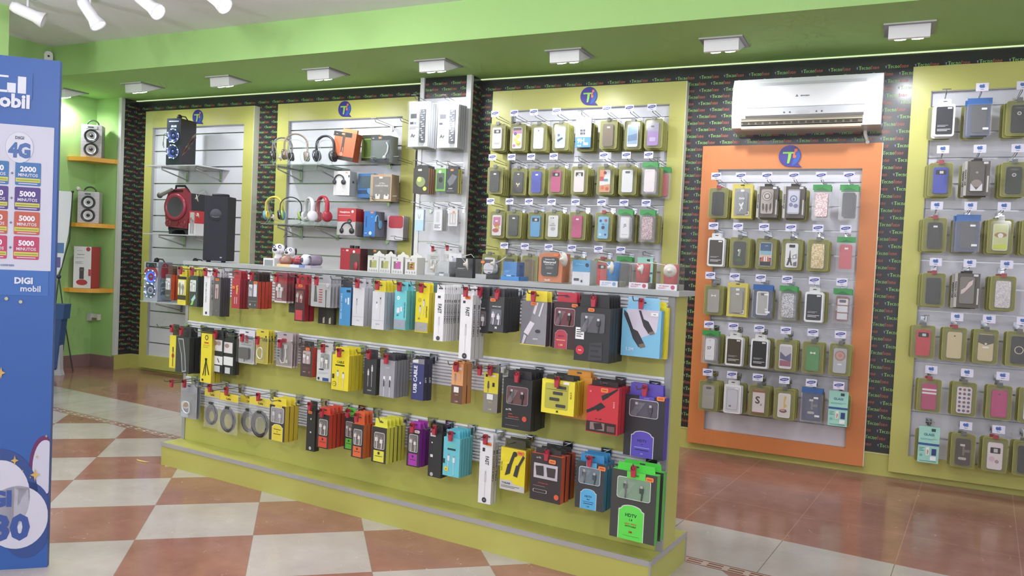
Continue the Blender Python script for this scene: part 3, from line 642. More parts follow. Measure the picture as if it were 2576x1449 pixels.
# row 1 .. (what, count, maker)
ROW1 = [
 ('dark and orange cable box, leftmost', 2, lambda w, h, d, th: carton('cable_box', w, h, d, '#57504e', '#d8431c', '#5a2020', th, [('r', .1, .62, .9, .95, '#4a4646'), ('l', .2, .8, .8, .86, '#b8a8a0', 2)], (.12, .14, .88, .6, '#cfc8c4/.2', None))),
 ('yellow earphone box with black base', 2, lambda w, h, d, th: carton('cable_box', w, h, d, '#e0cf2a', '#b5a820', '#e0cf2a', th, [('r', 0, 0, 1, .1, BK), ('r', 0, .66, 1, .82, '#38352a'), ('t', 'r .-', .5, .9, .03, BK, .5)], (.1, .13, .85, .64, '#e6e4c0/.2', None, '#8a8a80'))),
 ('dark green box with a silver window', 3, lambda w, h, d, th: carton('cable_box', w, h, d, '#3a4640', '#2b302f', '#d8d040', th, [('p', [(.25, .78), (.7, .6), (.8, .72), (.35, .9)], '#9fd0c8'), ('p', [(.15, .96), (.35, .84), (.6, .8), (.45, .95)], '#8bd848')], (.1, .14, .82, .52, '#d4e2d8/.15', None, '#e6e6e6'))),
 ('slim white long cable box', 1, lambda w, h, d, th: carton('cable_box', w, h, d, '#eaeaec', '#d4d4d2', '#eaeaec', th, [('v', 'Lightning A-USB CABLE', .4, .42, .22, '#55555c'), ('c', .5, .93, .16, '#3a3a40')], sidetxt=('ALL LENGTH 1 MTR', '#77777c', .35, 1))),
 ('grey brown narrow box with orange sticker', 4, lambda w, h, d, th: carton('cable_box', w, h, d, '#5c5858', '#3f3c46', '#c8c8cc', th, [('t', 'r j', .5, .86, .04, '#b8b0b0', .5)], (.3, .18, .75, .55, '#c8a8a8/.2', None, '#9a6a6a'), (.55, .06))),
 ('red box reading Splitter sideways', 3, lambda w, h, d, th: carton('splitter_box', w, h, d, '#b92436', '#8f1c2a', '#b92436', th, [('V', 'Splitter', .62, .38, .26, '#f4cf50', .5), ('r', .35, .62, .45, .85, '#c8a8ac'), ('r', .6, .62, .7, .85, '#c8a8ac')], None, (.2, .3))),
 ('dark box with twin windows and orange sides', 4, lambda w, h, d, th: carton('cable_box', w, h, d, '#4c4548', '#c9351e', '#3a2a2a', th, [('l', .1, .72, .9, .76, '#8a8084', 1), ('t', 'o', .25, .86, .07, '#f0f0f0'), ('t', 'c', .75, .87, .05, '#d8d8d8'), ('r', .55, .1, .9, .56, '#ded8e2')], (.1, .12, .46, .56, '#ded8e2/.2', None, '#a89aa8'), (.75, .04))),
 ('clear red tinted cable blister pack', 4, lambda w, h, d, th: blister('cable_blister', w, h, '#8a3040', [('r', 0, 0, 1, .2, '#b52434'), ('r', 0, .92, 1, 1, '#e8d8dc'), ('e', .35, .3, .14, .09, '#f0f0f0'), ('l', .1, .85, .6, .9, '#d8b0b8', 1), ('r', .2, .42, .6, .8, '#c8b8c0')], 'plugs')),
 ('red and dark box with red front label', 2, lambda w, h, d, th: carton('cable_box', w, h, d, '#4a2228', '#a11c28', '#b52434', th, [('r', 0, 0, 1, .12, '#b52434'), ('r', .1, .7, .8, .97, '#d03040')], (.12, .18, .88, .5, '#8a4048/.2', None, '#c8b0b0'), (.55, .04))),
 ('grey cable card with red stripes', 4, lambda w, h, d, th: blister('cable_blister', w, h, '#a9abb2', [('o', .03, .02, .97, .98, '#c4c6cc', .004), ('p', [(.18, .15), (.27, .15), (.34, .8), (.16, .8)], '#3a3a44'), ('p', [(.74, .3), (.8, .3), (.8, 1), (.76, 1)], '#2c2c34')]+[('r', .42, .28+.1*i, .6, .32+.1*i, '#c82838') for i in range(6)]+[('c', .85, .1, .08, '#d8d8d8')])),
 ('blue ZINC ALLOY CABLE box', 1, lambda w, h, d, th: carton('cable_box', w, h, d, '#3f9be0', '#24467e', '#3c3c44', th, [('v', 'ZINC ALLOY CABLE', .16, .5, .15, '#bfe2ff', .88), ('e', .56, .34, .06, .06, '#cfe8fb'), ('r', .72, .26, .86, .44, '#e8f2fc'), ('r', .6, .06, .95, .12, '#1c2c48')])),
 ('white cable box with fine grey print', 2, lambda w, h, d, th: carton('cable_box', w, h, d, '#d8d8de', '#b9b9c2', '#bcbcc4', th, [('k', .35, .22, .7, '#b8b8c0', '#77777e'), ('r', .04, .76, .96, .765, '#8a8a92'), ('t', '-> o', .5, .86, .04, '#8a8a94', .6)])),
 ('white cable box with yellow hanging tab', 4, lambda w, h, d, th: carton('cable_box', w, h, d, '#d6d8de', '#a2b0bb', '#eedb20', th, [('k', .35, .2, .8, '#e6e6ea', '#77777e'), ('k', .65, .08, .76, '#c8c8d0', '#3a3a42'), ('r', .04, .76, .96, .765, '#8a8a92'), ('t', 'o o o', .5, .86, .03, '#77777e', .7)])),
 ('turquoise lightning cable box', 2, lambda w, h, d, th: carton('cable_box', w, h, d, '#62d3df', '#4cb0ae', '#5cc8d4', th, [('c', .3, .2, .13, '#effafa'), ('t', 'LF', .3, .2, .03, '#2a6a70', .2), ('r', .2, .45, .45, .58, '#e8e6f0'), ('r', .5, .42, .68, .54, '#dfdcec'), ('v', 'LIGHTNING USB CABLE', .86, .5, .09, '#1c4a50', .4), ('t', 'H', .3, .64, .05, '#33364a'), ('r', .02, .75, .98, .97, '#9aa2b0'), ('t', '- * -', .5, .87, .02, '#22242c', .7)])),
 ('yellow lightning cable box with grey foot', 2, lambda w, h, d, th: carton('cable_box', w, h, d, '#f4e000', '#d3bc12', '#f0da14', th, [('c', .3, .2, .12, '#2b2a10'), ('c', .3, .2, .1, '#f4e000'), ('t', 'LF', .3, .2, .03, '#2b2a10', .2), ('k', .35, .25, .62, '#cfcfe0', '#8a8a90'), ('k', .62, .1, .58, '#cfcfe0', '#8a8a90'), ('v', 'LIGHTNING', .85, .48, .1, '#33300a', .3), ('t', 'H', .3, .66, .05, '#33307a'), ('r', .02, .75, .98, .97, '#a6a6a2'), ('t', '- * -', .5, .87, .025, '#22242c', .7)])),
 ('slim white FAST cable box, first of its two hooks', 8, lambda w, h, d, th: carton('cable_box', w, h, d, '#efeff1', '#dcdbd9', '#e6e6e8', th, [('r', .3, .05, .6, .1, '#30303a'), ('V', 'FAST', .55, .32, .4, '#3a3a44', .2), ('k', .5, .42, .85, '#d0d0d6', '#b0b0b8'), ('c', .5, .94, .2, '#4a4a52')], sidetxt=('CABLE LENGTH 1M', '#3c3c44', .38, 1))),
 ('long white FAST cable box with sticker', 3, lambda w, h, d, th: carton('cable_box', w, h, d, '#efeff1', '#d6d6d4', '#e6e6e8', th, [('r', .2, .09, .4, .13, '#30303a'), ('V', 'FAST', .6, .26, .32, '#3a3a44', .14), ('k', .5, .38, .9, '#d0d0d6', '#b0b0b8'), ('c', .5, .95, .2, '#3a3a42'), ('t', 'M', .5, .95, .015, '#f0f0f0', .2)], None, (.6, .04), ('CABLE LENGTH 3M', '#55555c', .4, 1))),
 ('black phone cable box with M badge, left one', 2, lambda w, h, d, th: carton('cable_box', w, h, d, '#2f3034', '#232427', '#2f3034', th, [('t', 'IPHONE 4 CABLE', .5, .28, .03, '#e8e8e8', .7), ('t', 'M', .5, .88, .07, '#f4f4f4', .25)], (.14, .36, .86, .8, '#6c6460/.2', None, '#dcdce0'), (.35, .1, .03, .016, '#e8e8e8'))),
 ('dark phone cable box with orange sticker', 6, lambda w, h, d, th: carton('cable_box', w, h, d, '#3e3f43', '#2c2f31', '#3a3a3e', th, [('t', 'IPHONE 6 CABLE', .5, .28, .03, '#e8e8e8', .7), ('t', 'M', .5, .88, .07, '#f4f4f4', .25)], (.14, .36, .86, .8, '#6a6a76/.2', None, '#e8e4ee'), (.25, .1))),
 ('grey HDTV adapter box with yellow tab', 2, lambda w, h, d, th: carton('adapter_box', w, h, d, '#8d8b92', '#4c4248', '#f0dc20', th, [('p', [(.0, 0), (.5, 0), (.2, 1), (0, 1)], '#77757c'), ('p', [(.36, .45), (.54, .5), (.3, .78), (.12, .72)], '#e6e0ea'), ('p', [(.14, .76), (.24, .8), (.14, .98), (.06, .98)], '#d8d4dc'), ('p', [(.56, .02), (.66, .02), (.54, .3), (.46, .26)], '#d8d8de'), ('p', [(.82, .02), (.88, .02), (.74, .34), (.68, .32)], '#d8d8de'), ('t', 'HDTV', .6, .85, .035, '#f0f0f4', .3), ('e', .68, .67, .1, .04, '#3a3a40'), ('r', 0, .985, 1, 1, '#f0dc20')], None, (.48, .05))),
 ('maroon HDTV box with red shield, 1.5M', 2, lambda w, h, d, th: carton('cable_box', w, h, d, '#43292e', '#3a2328', '#d22a40', th, [('arch', .12, .6, .62, 1, '#d23a52', '#a8989a'), ('t', 'HDTV', .37, .73, .04, '#5a1020', .36), ('l', .18, .8, .56, .84, '#f0c070', 1), ('t', '1.5M', .37, .92, .04, '#f4d878', .2)], (.08, .14, .9, .5, '#7c3a44/.2', '#c8b8b8', '#3a2a2c'), (.9, .06))),
 ('large black cable box with red round logo', 5, lambda w, h, d, th: carton('cable_box', w, h, d, '#29292b', '#242527', '#29292b', th, [('r', .02, .38, .27, .6, '#f2f2f2'), ('l', .05, .41, .24, .57, '#33333a', 4), ('c', .17, .8, .12, '#e02438'), ('t', 'havit', .17, .8, .025, '#f8e8e8', .18), ('p', [(.45, .66), (.8, .62), (.82, .95), (.42, .98)], '#3c3c42'), ('l', .48, .66, .78, .95, '#2b2b2f', 3)], (.16, .1, .85, .46, '#5b5b60/.2', None, '#3a3a3e'), (.45, .04))),
 ('light blue video cable box reading 1.5M', 1, lambda w, h, d, th: carton('cable_box', w, h, d, '#72c4ec', '#5da8cc', '#7fc6ea', th, [('p', [(.1, 0), (.95, 0), (.9, .45), (.5, .6), (.3, .5)], '#cfc8d8'), ('p', [(.04, .02), (.14, .1), (.3, .42), (.42, .46), (.62, .74), (.46, .8), (.3, .62), (.2, .4), (.04, .12)], '#303034'), ('p', [(.46, .74), (.6, .7), (.64, .78), (.5, .82)], '#7a6a5c'), ('p', [(.42, .02), (.48, .02), (.56, .2), (.68, .24), (.84, .46), (.7, .5), (.56, .34), (.5, .2)], '#303034'), ('p', [(.7, .47), (.83, .43), (.86, .49), (.74, .52)], '#7a6a5c'), ('r', .74, .05, .92, .12, '#f2f2f2'), ('t', '7.90€', .83, .085, .022, '#22262c', .14), ('t', '1.5M', .24, .85, .07, '#cfeafa', .3)])),
]
def selfie(w, h, d, th): return carton('selfie_stick_box', w, h, d, '#ecd820', '#d0bc18', '#3a3a2a', th, [('c', .5, .62, .2, '#d84a2a'), ('r', .42, .35, .58, .5, '#44443c'), ('r', .46, .5, .54, .95, '#3a3428')])
ROW2 = [
 ('slim yellow selfie stick box at the left end', 1, selfie),
 ('black slanting box with grey outlined window', 2, lambda w, h, d, th: carton('phone_holder_box', w, h, d, '#343538', '#2b2c2e', '#2f3034', th, [('p', [(.15, .05), (.55, .04), (.72, .5), (.8, .95), (.5, .98), (.4, .5)], '#a8a8ac'), ('p', [(.2, .08), (.5, .08), (.66, .5), (.74, .92), (.55, .94), (.46, .5)], '#4b4c50')])),
 ('tall yellow tripod box', 2, lambda w, h, d, th: carton('tripod_box', w, h, d, '#f0dc14', '#c4b224', '#2b2b22', th, [('c', .5, .08, .16, '#3a3a30'), ('c', .5, .08, .1, '#f0dc14'), ('r', .3, .17, .7, .2, OR), ('l', .2, .22, .8, .3, '#c8b420', 2), ('p', [(.4, .5), (.62, .5), (.58, .56), (.44, .56)], BK), ('p', [(.46, .56), (.52, .56), (.3, .85), (.22, .87)], BK), ('p', [(.49, .56), (.54, .56), (.52, .86), (.45, .86)], BK), ('p', [(.52, .56), (.57, .56), (.84, .82), (.78, .84)], BK), ('c', .25, .95, .08, BK)])),
 ('black and white photo shutter card', 3, lambda w, h, d, th: carton('shutter_card', w, h, .012, '#232427', '#2c3030', '#2c3030', th, [('r', .05, .1, .9, .4, '#dcd8d6'), ('e', .35, .2, .2, .06, '#a88478'), ('e', .65, .19, .16, .06, '#b09086'), ('t', '+ -', .35, .35, .05, BK, .5), ('r', .1, .54, .98, .77, '#e4e6e4'), ('p', [(.6, .58), (.75, .7), (.7, .72), (.58, .62)], BK), ('r', .35, .8, .8, .97, '#c8d0d0')])),
 ('white blister with grey box adapter', 2, lambda w, h, d, th: blister('adapter_blister', w, h, '#e2e4ea', [('r', .15, 0, .9, .12, '#7898c8'), ('r', .4, 0, .6, .25, '#c02a3c'), ('l', .15, .18, .8, .36, '#8a8a98', 3)], 'adapter', '#5c5a60/.4')),
 ('yellow USB blister with white looped cable', 3, lambda w, h, d, th: blister('cable_blister', w, h, '#e0cc28', [('t', 'USB', .72, .14, .12, '#2b2b18', .5), ('c', .8, .03, .06, BK), ('r', .08, .34, .36, .42, '#ff7a30')], 'loop')),
 ('clear blister with a grey four port hub', 3, lambda w, h, d, th: blister('hub_blister', w, h, '#b4a2a6', [('r', .05, .02, .3, .14, '#e8e8ec'), ('r', 0, .95, 1, 1, '#d8c8c8'), ('r', .32, 0, .62, .16, '#b02030')], 'hub')),
 ('dark and red earphone box', 1, lambda w, h, d, th: carton('earphone_box', w, h, d, '#4a3a3a', '#d23a2c', '#2c2c30', th, [('l', .15, .68, .8, .76, '#8a4040', 2), ('t', 'REMAX', .35, .84, .03, '#c8b8b8', .5), ('c', .78, .84, .08, '#d23a2c')], (.2, .12, .85, .56, '#c4a4a4/.2', None, '#e8e8e8'), (.6, .06))),
 ('white earphone box with small blue square', 1, lambda w, h, d, th: carton('earphone_box', w, h, d, '#d8dcde', '#c8c2b4', '#d4d4ce', th, [('e', .32, .62, .2, .025, '#20304a'), ('l', .12, .7, .8, .78, '#b0bcc4', 2), ('r', .42, .88, .85, .985, '#2c4f9c'), ('c', .15, .92, .07, '#2a2c34')], (.25, .1, .85, .58, '#a8aaa8/.2', None, '#f4f4f4'))),
 ('yellow CABLE box, second row', 4, lambda w, h, d, th: carton('cable_box', w, h, d, '#f4de08', '#d2be14', '#f0dc14', th, [('t', 'CABLE', .5, .2, .07, '#3a360c', .75), ('r', .2, .27, .75, .31, '#3a360c'), ('k', .35, .36, .95, '#e0e0ec', '#77777e'), ('k', .68, .4, .98, '#e0e0ec', '#77777e'), ('r', .04, .55, .16, .68, '#3a360c'), ('c', .18, .83, .11, '#3a360c'), ('c', .18, .83, .09, '#f4de08'), ('t', '2A', .18, .83, .03, '#3a360c', .1)])),
 ('black cable box with white cable print', 1, lambda w, h, d, th: carton('cable_box', w, h, d, '#35363a', '#303134', '#35363a', th, [('k', .35, .22, .78, '#d8d8dc', '#b8b8bc'), ('k', .65, .1, .78, '#d8d8dc', '#b8b8bc'), ('t', 'CABLE', .5, .88, .04, '#c0c0c4', .5)])),
 ('grey cable box with dark braided cables', 5, lambda w, h, d, th: carton('cable_box', w, h, d, '#9b9ca4', '#84868c', '#3a3a40', th, [('t', 'CABLE', .5, .2, .035, '#c8c8d0', .6), ('k', .3, .32, .98, '#e6e6ec', '#9a9aa0'), ('k', .7, .3, .98, '#e6e6ec', '#9a9aa0'), ('r', .27, .52, .33, .72, '#2c2c44'), ('r', .67, .52, .73, .72, '#2c2c44')])),
 ('navy USB CABLE box', 2, lambda w, h, d, th: carton('cable_box', w, h, d, '#343a78', '#26294c', '#26262c', th, [('r', 0, 0, 1, .12, '#8a8490'), ('r', .05, .01, .5, .1, '#e8e8e8'), ('v', 'USB CABLE', .3, .5, .3, '#f0f0ff', .66), ('r', .68, .55, .78, .6, '#e8e8f4')], sidetxt=('5FT', '#e0e0ec', .5, 1))),
 ('orange Type C cable box', 2, lambda w, h, d, th: carton('cable_box', w, h, d, '#f4a25c', '#e2924c', '#f09a50', th, [('r', 0, .54, 1, 1, '#6b4634'), ('r', .1, .06, .25, .16, '#7a2c1c'), ('r', .5, .09, .85, .15, '#e8e6e8'), ('k', .3, .18, .54, '#a09088', '#88685a'), ('r', .62, .25, .78, .38, '#e0a880'), ('r', .25, .58, .68, .72, '#f2f2f2'), ('t', 'Type C', .5, .78, .035, '#e8a068', .6), ('t', '1.2M', .5, .94, .04, '#d8b8a0', .6)])),
 ('grey and yellow Type C cable box', 1, lambda w, h, d, th: carton('cable_box', w, h, d, '#e8d420', '#77726c', '#7c776f', th, [('r', 0, .52, 1, 1, '#8a857c'), ('r', .1, .05, .25, .12, BK), ('r', .5, .06, .8, .1, '#e8e6e8'), ('k', .3, .15, .5, '#55504a', '#44403a'), ('r', .6, .25, .75, .35, BK), ('r', .25, .54, .68, .68, '#f2f2f2'), ('t', 'Type C', .5, .74, .04, '#e0d070', .6), ('t', '1.2M', .5, .92, .04, '#e0d890', .6)])),
 ('black extension cable box with orange lettering', 4, lambda w, h, d, th: carton('cable_box', w, h, d, '#232224', '#1d1d1f', '#232224', th, [('t', 'm-TK', .22, .62, .04, '#e0e0e4', .3), ('t', 'Active', .28, .7, .028, '#d8402c', .25), ('t', 'Extension Cable', .4, .755, .028, '#d8402c', .6), ('l', .12, .79, .6, .81, '#8a8a8a', 1), ('c', .78, .77, .08, '#e0402c'), ('l', .12, .92, .6, .94, '#77777c', 1)], (.14, .16, .86, .5, '#6a4444/.2', '#8f8f98', '#2a2022'))),
 ('yellow multi plug cable box, orange packs behind', 4, lambda w, h, d, th: carton('cable_box', w, h, d, '#f2e21c', '#e0c010', '#2c2c2a', th, [('o', .1, .1, .82, .86, '#b8b430', .008), ('r', .14, .28, .78, .29, BK), ('t', 'M', .5, .92, .07, '#2c2c20', .2)]+[('o', .45-.1*(i % 3), .16+.18*i, .75-.1*(i % 3), .25+.18*i, '#3c3c3a', .003) for i in range(4)]+[('v', 'MULTI', .9, .4, .05, '#8a8220', .4), ('r', .66, .02, .84, .1, '#f0f0f0')])),
 ('red video cable box with motorbike picture', 3, lambda w, h, d, th: carton('cable_box', w, h, d, '#d8242e', '#c01c26', '#2a1a1c', th, [('p', [(.45, .2), (.65, .12), (.7, .2), (.5, .3)], BK), ('p', [(.66, .13), (.95, .0), (.97, .03), (.7, .19)], BK), ('p', [(.25, .44), (.45, .34), (.6, .42), (.35, .54)], BK), ('p', [(.0, .54), (.26, .44), (.3, .5), (.02, .6)], BK), ('v', 'AU213', .86, .36, .05, '#f4b0b0', .22), ('t', '90° - 180°', .4, .7, .03, '#3a0c10', .4), ('r', .02, .76, .95, .98, '#2c1618'), ('r', .14, .78, .6, .94, '#8a7470'), ('p', [(.25, .8), (.5, .78), (.55, .9), (.3, .94)], '#2a1c1c'), ('r', .68, .82, .92, .94, '#6c4c48'), ('c', .12, .12, .03, '#f08080')], None, (.55, .07, .03, .016))),
 ('purple and black HDTV 1.4 box, AU201', 2, lambda w, h, d, th: carton('cable_box', w, h, d, '#2b2a30', '#4a3cae', '#5a48c0', th, hd('#5a48cc', '#221a60', ('1.4', '#8fa0f0', '3M'), 1)+[('r', .35, 0, .72, .06, '#5a48cc'), ('t', 'AU201', .53, .035, .025, '#9a90e8', .3)], (.12, .07, .82, .34, '#55515e/.2', '#d8d8dc', '#4c4a58'), (.88, .01, .03, .016))),
]
def hdm(c, cs, w, h, d, th, dec2=(), extra=None): return carton('cable_box', w, h, d, '#322c2c', cs, c, th, [('r', .15, .66, .85, .97, c), ('l', .25, .8, .75, .84, '#33302c', 1), ('c', .5, .73, .08, '#44302c')]+list(dec2), (.2, .16, .85, .6, '#77706c/.2', '#d8d8d8', '#e6dcd4'), extra)
ROW3 = [
 ('grey clear pack with a ring cable, left end', 2, lambda w, h, d, th: blister('cable_blister', w, h, '#a4a8b4', [('e', .3, .55, .26, .14, '#e8e6ee'), ('e', .3, .55, .18, .09, '#c8a888'), ('r', .05, .8, .5, .98, '#c0d0e8')], 'loop')),
 ('clear pouch of coiled cable, leftmost of four', 1, lambda w, h, d, th: pouch('cable_pouch', w, h, '#dfcb3a', 'coil', '#34333c/.3', '#6a3420')),
 ('clear pouch of coiled cable, second of four', 1, lambda w, h, d, th: pouch('cable_pouch', w, h, '#ecd420', 'coil', '#303036/.3', '#6a3420')),
 ('clear pouch of coiled cable, right of the four', 1, lambda w, h, d, th: pouch('cable_pouch', w, h, '#e6d030', 'coil', '#2a2a2e/.3', '#6a3420')),
 ('black and yellow printer cable box', 3, lambda w, h, d, th: carton('cable_box', w, h, d, '#3a362e', '#d0b41a', '#ecd420', th, [('arch', .2, .54, .86, 1, '#e8cf20', '#f0ecd0'), ('t', '1.5', .52, .74, .04, '#33300c', .3), ('l', .3, .66, .75, .7, '#33300c', 1), ('l', .3, .79, .75, .83, '#33300c', 1), ('r', .35, 0, .8, .06, '#e8cf20')], (.12, .07, .9, .48, '#9a9498/.2', '#f0f0e8', '#c8c8cc'))),
 ('long slim black cable box with round badge', 1, lambda w, h, d, th: carton('cable_box', w*.62, h, d, '#2b2b2d', '#242426', '#2b2b2d', th, [('r', .42, .2, .55, .24, '#e0e0e0'), ('r', .42, .52, .58, .56, '#e0e0e0'), ('c', .5, .93, .14, '#c8ccc8')], None, (.4, .06))),
 ('dark and red orange cable box', 4, lambda w, h, d, th: hdm('#f0442c', '#cf3420', w, h, d, th)),
 ('black and bright green cable box', 1, lambda w, h, d, th: hdm('#5ad02c', '#3c8a28', w, h, d, th)),
 ('dark brown and orange cable box', 3, lambda w, h, d, th: hdm('#f0602a', '#dd5a24', w, h, d, th)),
 ('black and lime yellow cable box', 5, lambda w, h, d, th: hdm('#e2e02a', '#c8cc2c', w, h, d, th)),
 ('black and purple cable box', 3, lambda w, h, d, th: hdm('#b42cb8', '#86209a', w, h, d, th, (), (.8, .06, .026, .012, '#e8e8e8'))),
 ('long plain black cable box with white dots', 2, lambda w, h, d, th: carton('cable_box', w, h, d, '#2d2e30', '#262729', '#2d2e30', th, [('r', .1, .02, .5, .1, '#d8d8d8'), ('r', .2, .22, .3, .25, '#e0e0e0'), ('r', .15, .5, .35, .56, '#e8e8e8'), ('c', .3, .94, .12, '#b8bcb8')])),
 ('turquoise CABLE box, bottom row', 5, lambda w, h, d, th: carton('cable_box', w, h, d, '#5ccbdc', '#4fb2bc', '#4cc0d8', th, [('t', 'CABLE', .45, .2, .055, '#6cd888', .7), ('r', .25, .27, .75, .32, '#1c3c44'), ('k', .32, .35, .9, '#e0e0ec', '#8a9aa0'), ('k', .65, .38, .95, '#e0e0ec', '#8a9aa0'), ('r', .02, .56, .12, .68, BK), ('c', .22, .82, .12, '#f0d820'), ('t', '2A', .22, .82, .03, BK, .12)])),
 ('long white FAST cable box, bottom row', 2, lambda w, h, d, th: carton('cable_box', w*.8, h, d, '#ececee', '#d8d8d6', '#e6e6e8', th, [('r', .2, .1, .4, .16, '#30303a'), ('V', 'FAST', .6, .3, .3, '#3a3a44', .14), ('k', .5, .4, .9, '#c8c8ce', '#b0b0b8'), ('c', .5, .94, .18, '#3a3a42'), ('t', 'M', .5, .94, .015, '#f0f0f0', .2)], None, (.7, .03), ('CABLE LENGTH 3M', '#4c4c54', .38, 1))),
 ('yellow optical cable box with grey foot', 2, lambda w, h, d, th: carton('cable_box', w, h, d, '#f0da0c', '#c8ac1c', '#44442a', th, [('p', [(0, .78), (.45, .76), (.55, .84), (1, .86), (1, 1), (0, 1)], '#c6c6c2'), ('t', 'TOSLINK', .26, .84, .045, '#22221c', .42), ('l', .06, .89, .8, .95, '#55554c', 2), ('p', [(.5, .08), (.62, .08), (.46, .4), (.34, .38)], '#33322c'), ('p', [(.3, .38), (.48, .34), (.4, .6), (.2, .66)], '#33322c'), ('p', [(.9, .12), (.98, .16), (.78, .4), (.7, .38)], '#33322c'), ('p', [(.64, .38), (.8, .36), (.7, .66), (.54, .64)], '#33322c'), ('c', .58, .12, .09, '#33322c'), ('v', 'Audio Cable', .06, .45, .05, '#55501c', .4)], None, (.8, .08, .03, .016))),
 ('black and orange splitter cable box', 3, lambda w, h, d, th: carton('cable_box', w, h, d, '#33292a', '#d2481e', '#2b2a2a', th, [('t', 'm-TK', .25, .08, .035, '#d8d0d0', .3), ('r', .1, .2, .88, .52, '#c4bcc4'), ('t', 'VGA Display Cable', .42, .62, .03, '#d8402c', .65), ('l', .1, .68, .5, .7, '#9a9090', 1), ('o', .1, .76, .56, .83, '#c8c0c0', .004), ('o', .12, .765, .54, .825, '#33292a', .004), ('c', .88, .86, .08, '#e8502c'), ('p', [(.16, .26), (.42, .24), (.44, .46), (.2, .46)], '#3a3436'), ('p', [(.52, .26), (.82, .26), (.8, .46), (.56, .46)], '#3a3436')], None, (.7, .12, .03, .016))),
 ('black and blue HDTV 1.5M box', 3, lambda w, h, d, th: carton('cable_box', w, h, d, '#35383c', '#2f84b4', '#2f8ed0', th, hd('#48b4ee', '#0c2c5a', ('MINI', '#2a5a8a', '1.5M'), 1)+[('r', .35, 0, .72, .1, '#48b4ee')], (.12, .12, .84, .46, '#6c7e88/.2', '#d8dcdc', '#3c4a52'), (.9, .09, .03, .016))),
 ('black and bright green HDTV 1.4 box, AU203', 2, lambda w, h, d, th: carton('cable_box', w, h, d, '#393b36', '#42bc38', '#3cdc30', th, [('arch', .2, .5, .74, 1.0, '#4ee63a', '#cfd8c8'), ('t', 'HDTV', .47, .64, .05, '#0c3c14', .42), ('t', '1.4', .47, .705, .035, '#0c3c14', .3), ('t', 'HIGH SPEED', .47, .765, .026, '#c06414', .44), ('t', 'HDTV CABLE', .47, .8, .022, '#0c3c14', .38), ('t', '5M', .47, .88, .032, '#c03018', .2), ('l', .3, .935, .66, .945, '#2a8a24', 1), ('r', .34, 0, .75, .1, '#4ee63a'), ('t', 'AU203', .54, .05, .024, '#0c3c14', .3)], (.14, .1, .86, .4, '#7a9c7c/.2', '#dfe4dc', '#3c4a3c'), (.84, .07, .03, .016))),
]
NM = ('top', 'middle', 'bottom')
def place_row(r, defs, tab):
    tab = list(tab)
    if r == 0: tab = tab[:5]+tab[5:]
    for i, ((desc, cnt, mk), (u, w, zt, h, n, D)) in enumerate(zip(defs, tab)):
        uc = u+w/2; th = max(.012, HZ[r]+.012-zt)
        d = D/cnt*.9; d = max(.006, min(d, .03)); step = D/cnt
        if r == 2 and 'pouch' in desc: step = .02
        t = mk(w, h, d, th)
        short = desc
        off = d*.5
        for k in range(cnt):
            o = t if k == 0 else copy_tree(t)
            o.location = gpos(uc+random.uniform(-.0015, .0015)*(k > 0), n-k*step, zt-random.uniform(0, .003)*(k > 0)); o.rotation_euler = (random.uniform(-.01, .01)*(k > 0), 0, GY+random.uniform(-.02, .02))
            if k == 0: o['label'] = short+(', foremost on its hook' if cnt > 1 else ', alone on its hook')
            else: o['label'] = ' '.join(('copies right behind the '+short).split()[:16]); o['group'] = 'packs stacked behind the '+short
        if r == 2 and 'black and bright green HDTV' in desc: pass
        put_hook(HR, _usedR, gpos(uc, 0, HZ[r]), GY, 'chrome hook in the '+NM[r]+' row carrying the '+' '.join(short.split()[:6]).rstrip(','), 'hooks of the display stand', lock=(n+.012 if n < .18 else .19) if (i*7+r) % 5 else None)
place_row(0, ROW1, GT[0]); place_row(1, ROW2, GT[1]); place_row(2, ROW3, GT[2])
# packs that hang half hidden between the others
def extra(name, desc, u, n, zt, w, h, cnt, step, mk, cat='package'):
    t = mk(w, h, min(.02, step*.9))
    for k in range(cnt):
        o = t if k == 0 else copy_tree(t)
        o.location = gpos(u+w/2, n-k*step, zt); o.rotation_euler = (0, 0, GY+.01*(k % 2)); o['label'] = desc if k == 0 else 'copies right behind the '+desc
        if k: o['group'] = 'packs stacked behind the '+desc
extra('cable_box', 'plain black box low behind the red tinted blister packs', -1.93, .075, 1.02, .11, .125, 1, .02, lambda w, h, d: carton('cable_box', w, h, d, '#2c2c2e', '#242426', '#2c2c2e', .06, []))
extra('cable_box', 'black box with two pale strokes behind the red cable box', -1.745, .062, 1.03, .10, .175, 1, .02, lambda w, h, d: carton('cable_box', w, h, d, '#2e2c2a', '#242426', '#2c2c2e', .05, [('p', [(.3, .84), (.42, .8), (.42, .98), (.3, .98)], '#c8c4a8'), ('p', [(.7, .84), (.82, .8), (.82, .98), (.7, .98)], '#c8c4a8')]))
extra('cable_box', 'yellow box edge showing behind the light blue box', -.13, .05, 1.05, .125, .19, 1, .02, lambda w, h, d: carton('cable_box', w, h, d, '#e8d818', '#e8d818', '#e8d818', .02, []))
extra('phone_holder_box', 'second black slanting box right of the first, middle row', -2.59, .075, .715, .085, .19, 2, .025, lambda w, h, d: carton('phone_holder_box', w, h, d, '#303134', '#28292b', '#2f3034', .05, [('r', .1, .5, .2, .9, '#55555a')]))
extra('shutter_card', 'second black and white photo shutter card further right', -2.37, .10, .73, .085, .185, 2, .02, lambda w, h, d: carton('shutter_card', w, h, d, '#232427', '#2c3030', '#2c3030', .03, [('r', .05, .1, .9, .4, '#dcd8d6'), ('e', .4, .2, .2, .06, '#a88478'), ('r', .1, .5, .98, .74, '#e4e6e4'), ('r', .3, .8, .75, .97, '#c8d0d0')]))
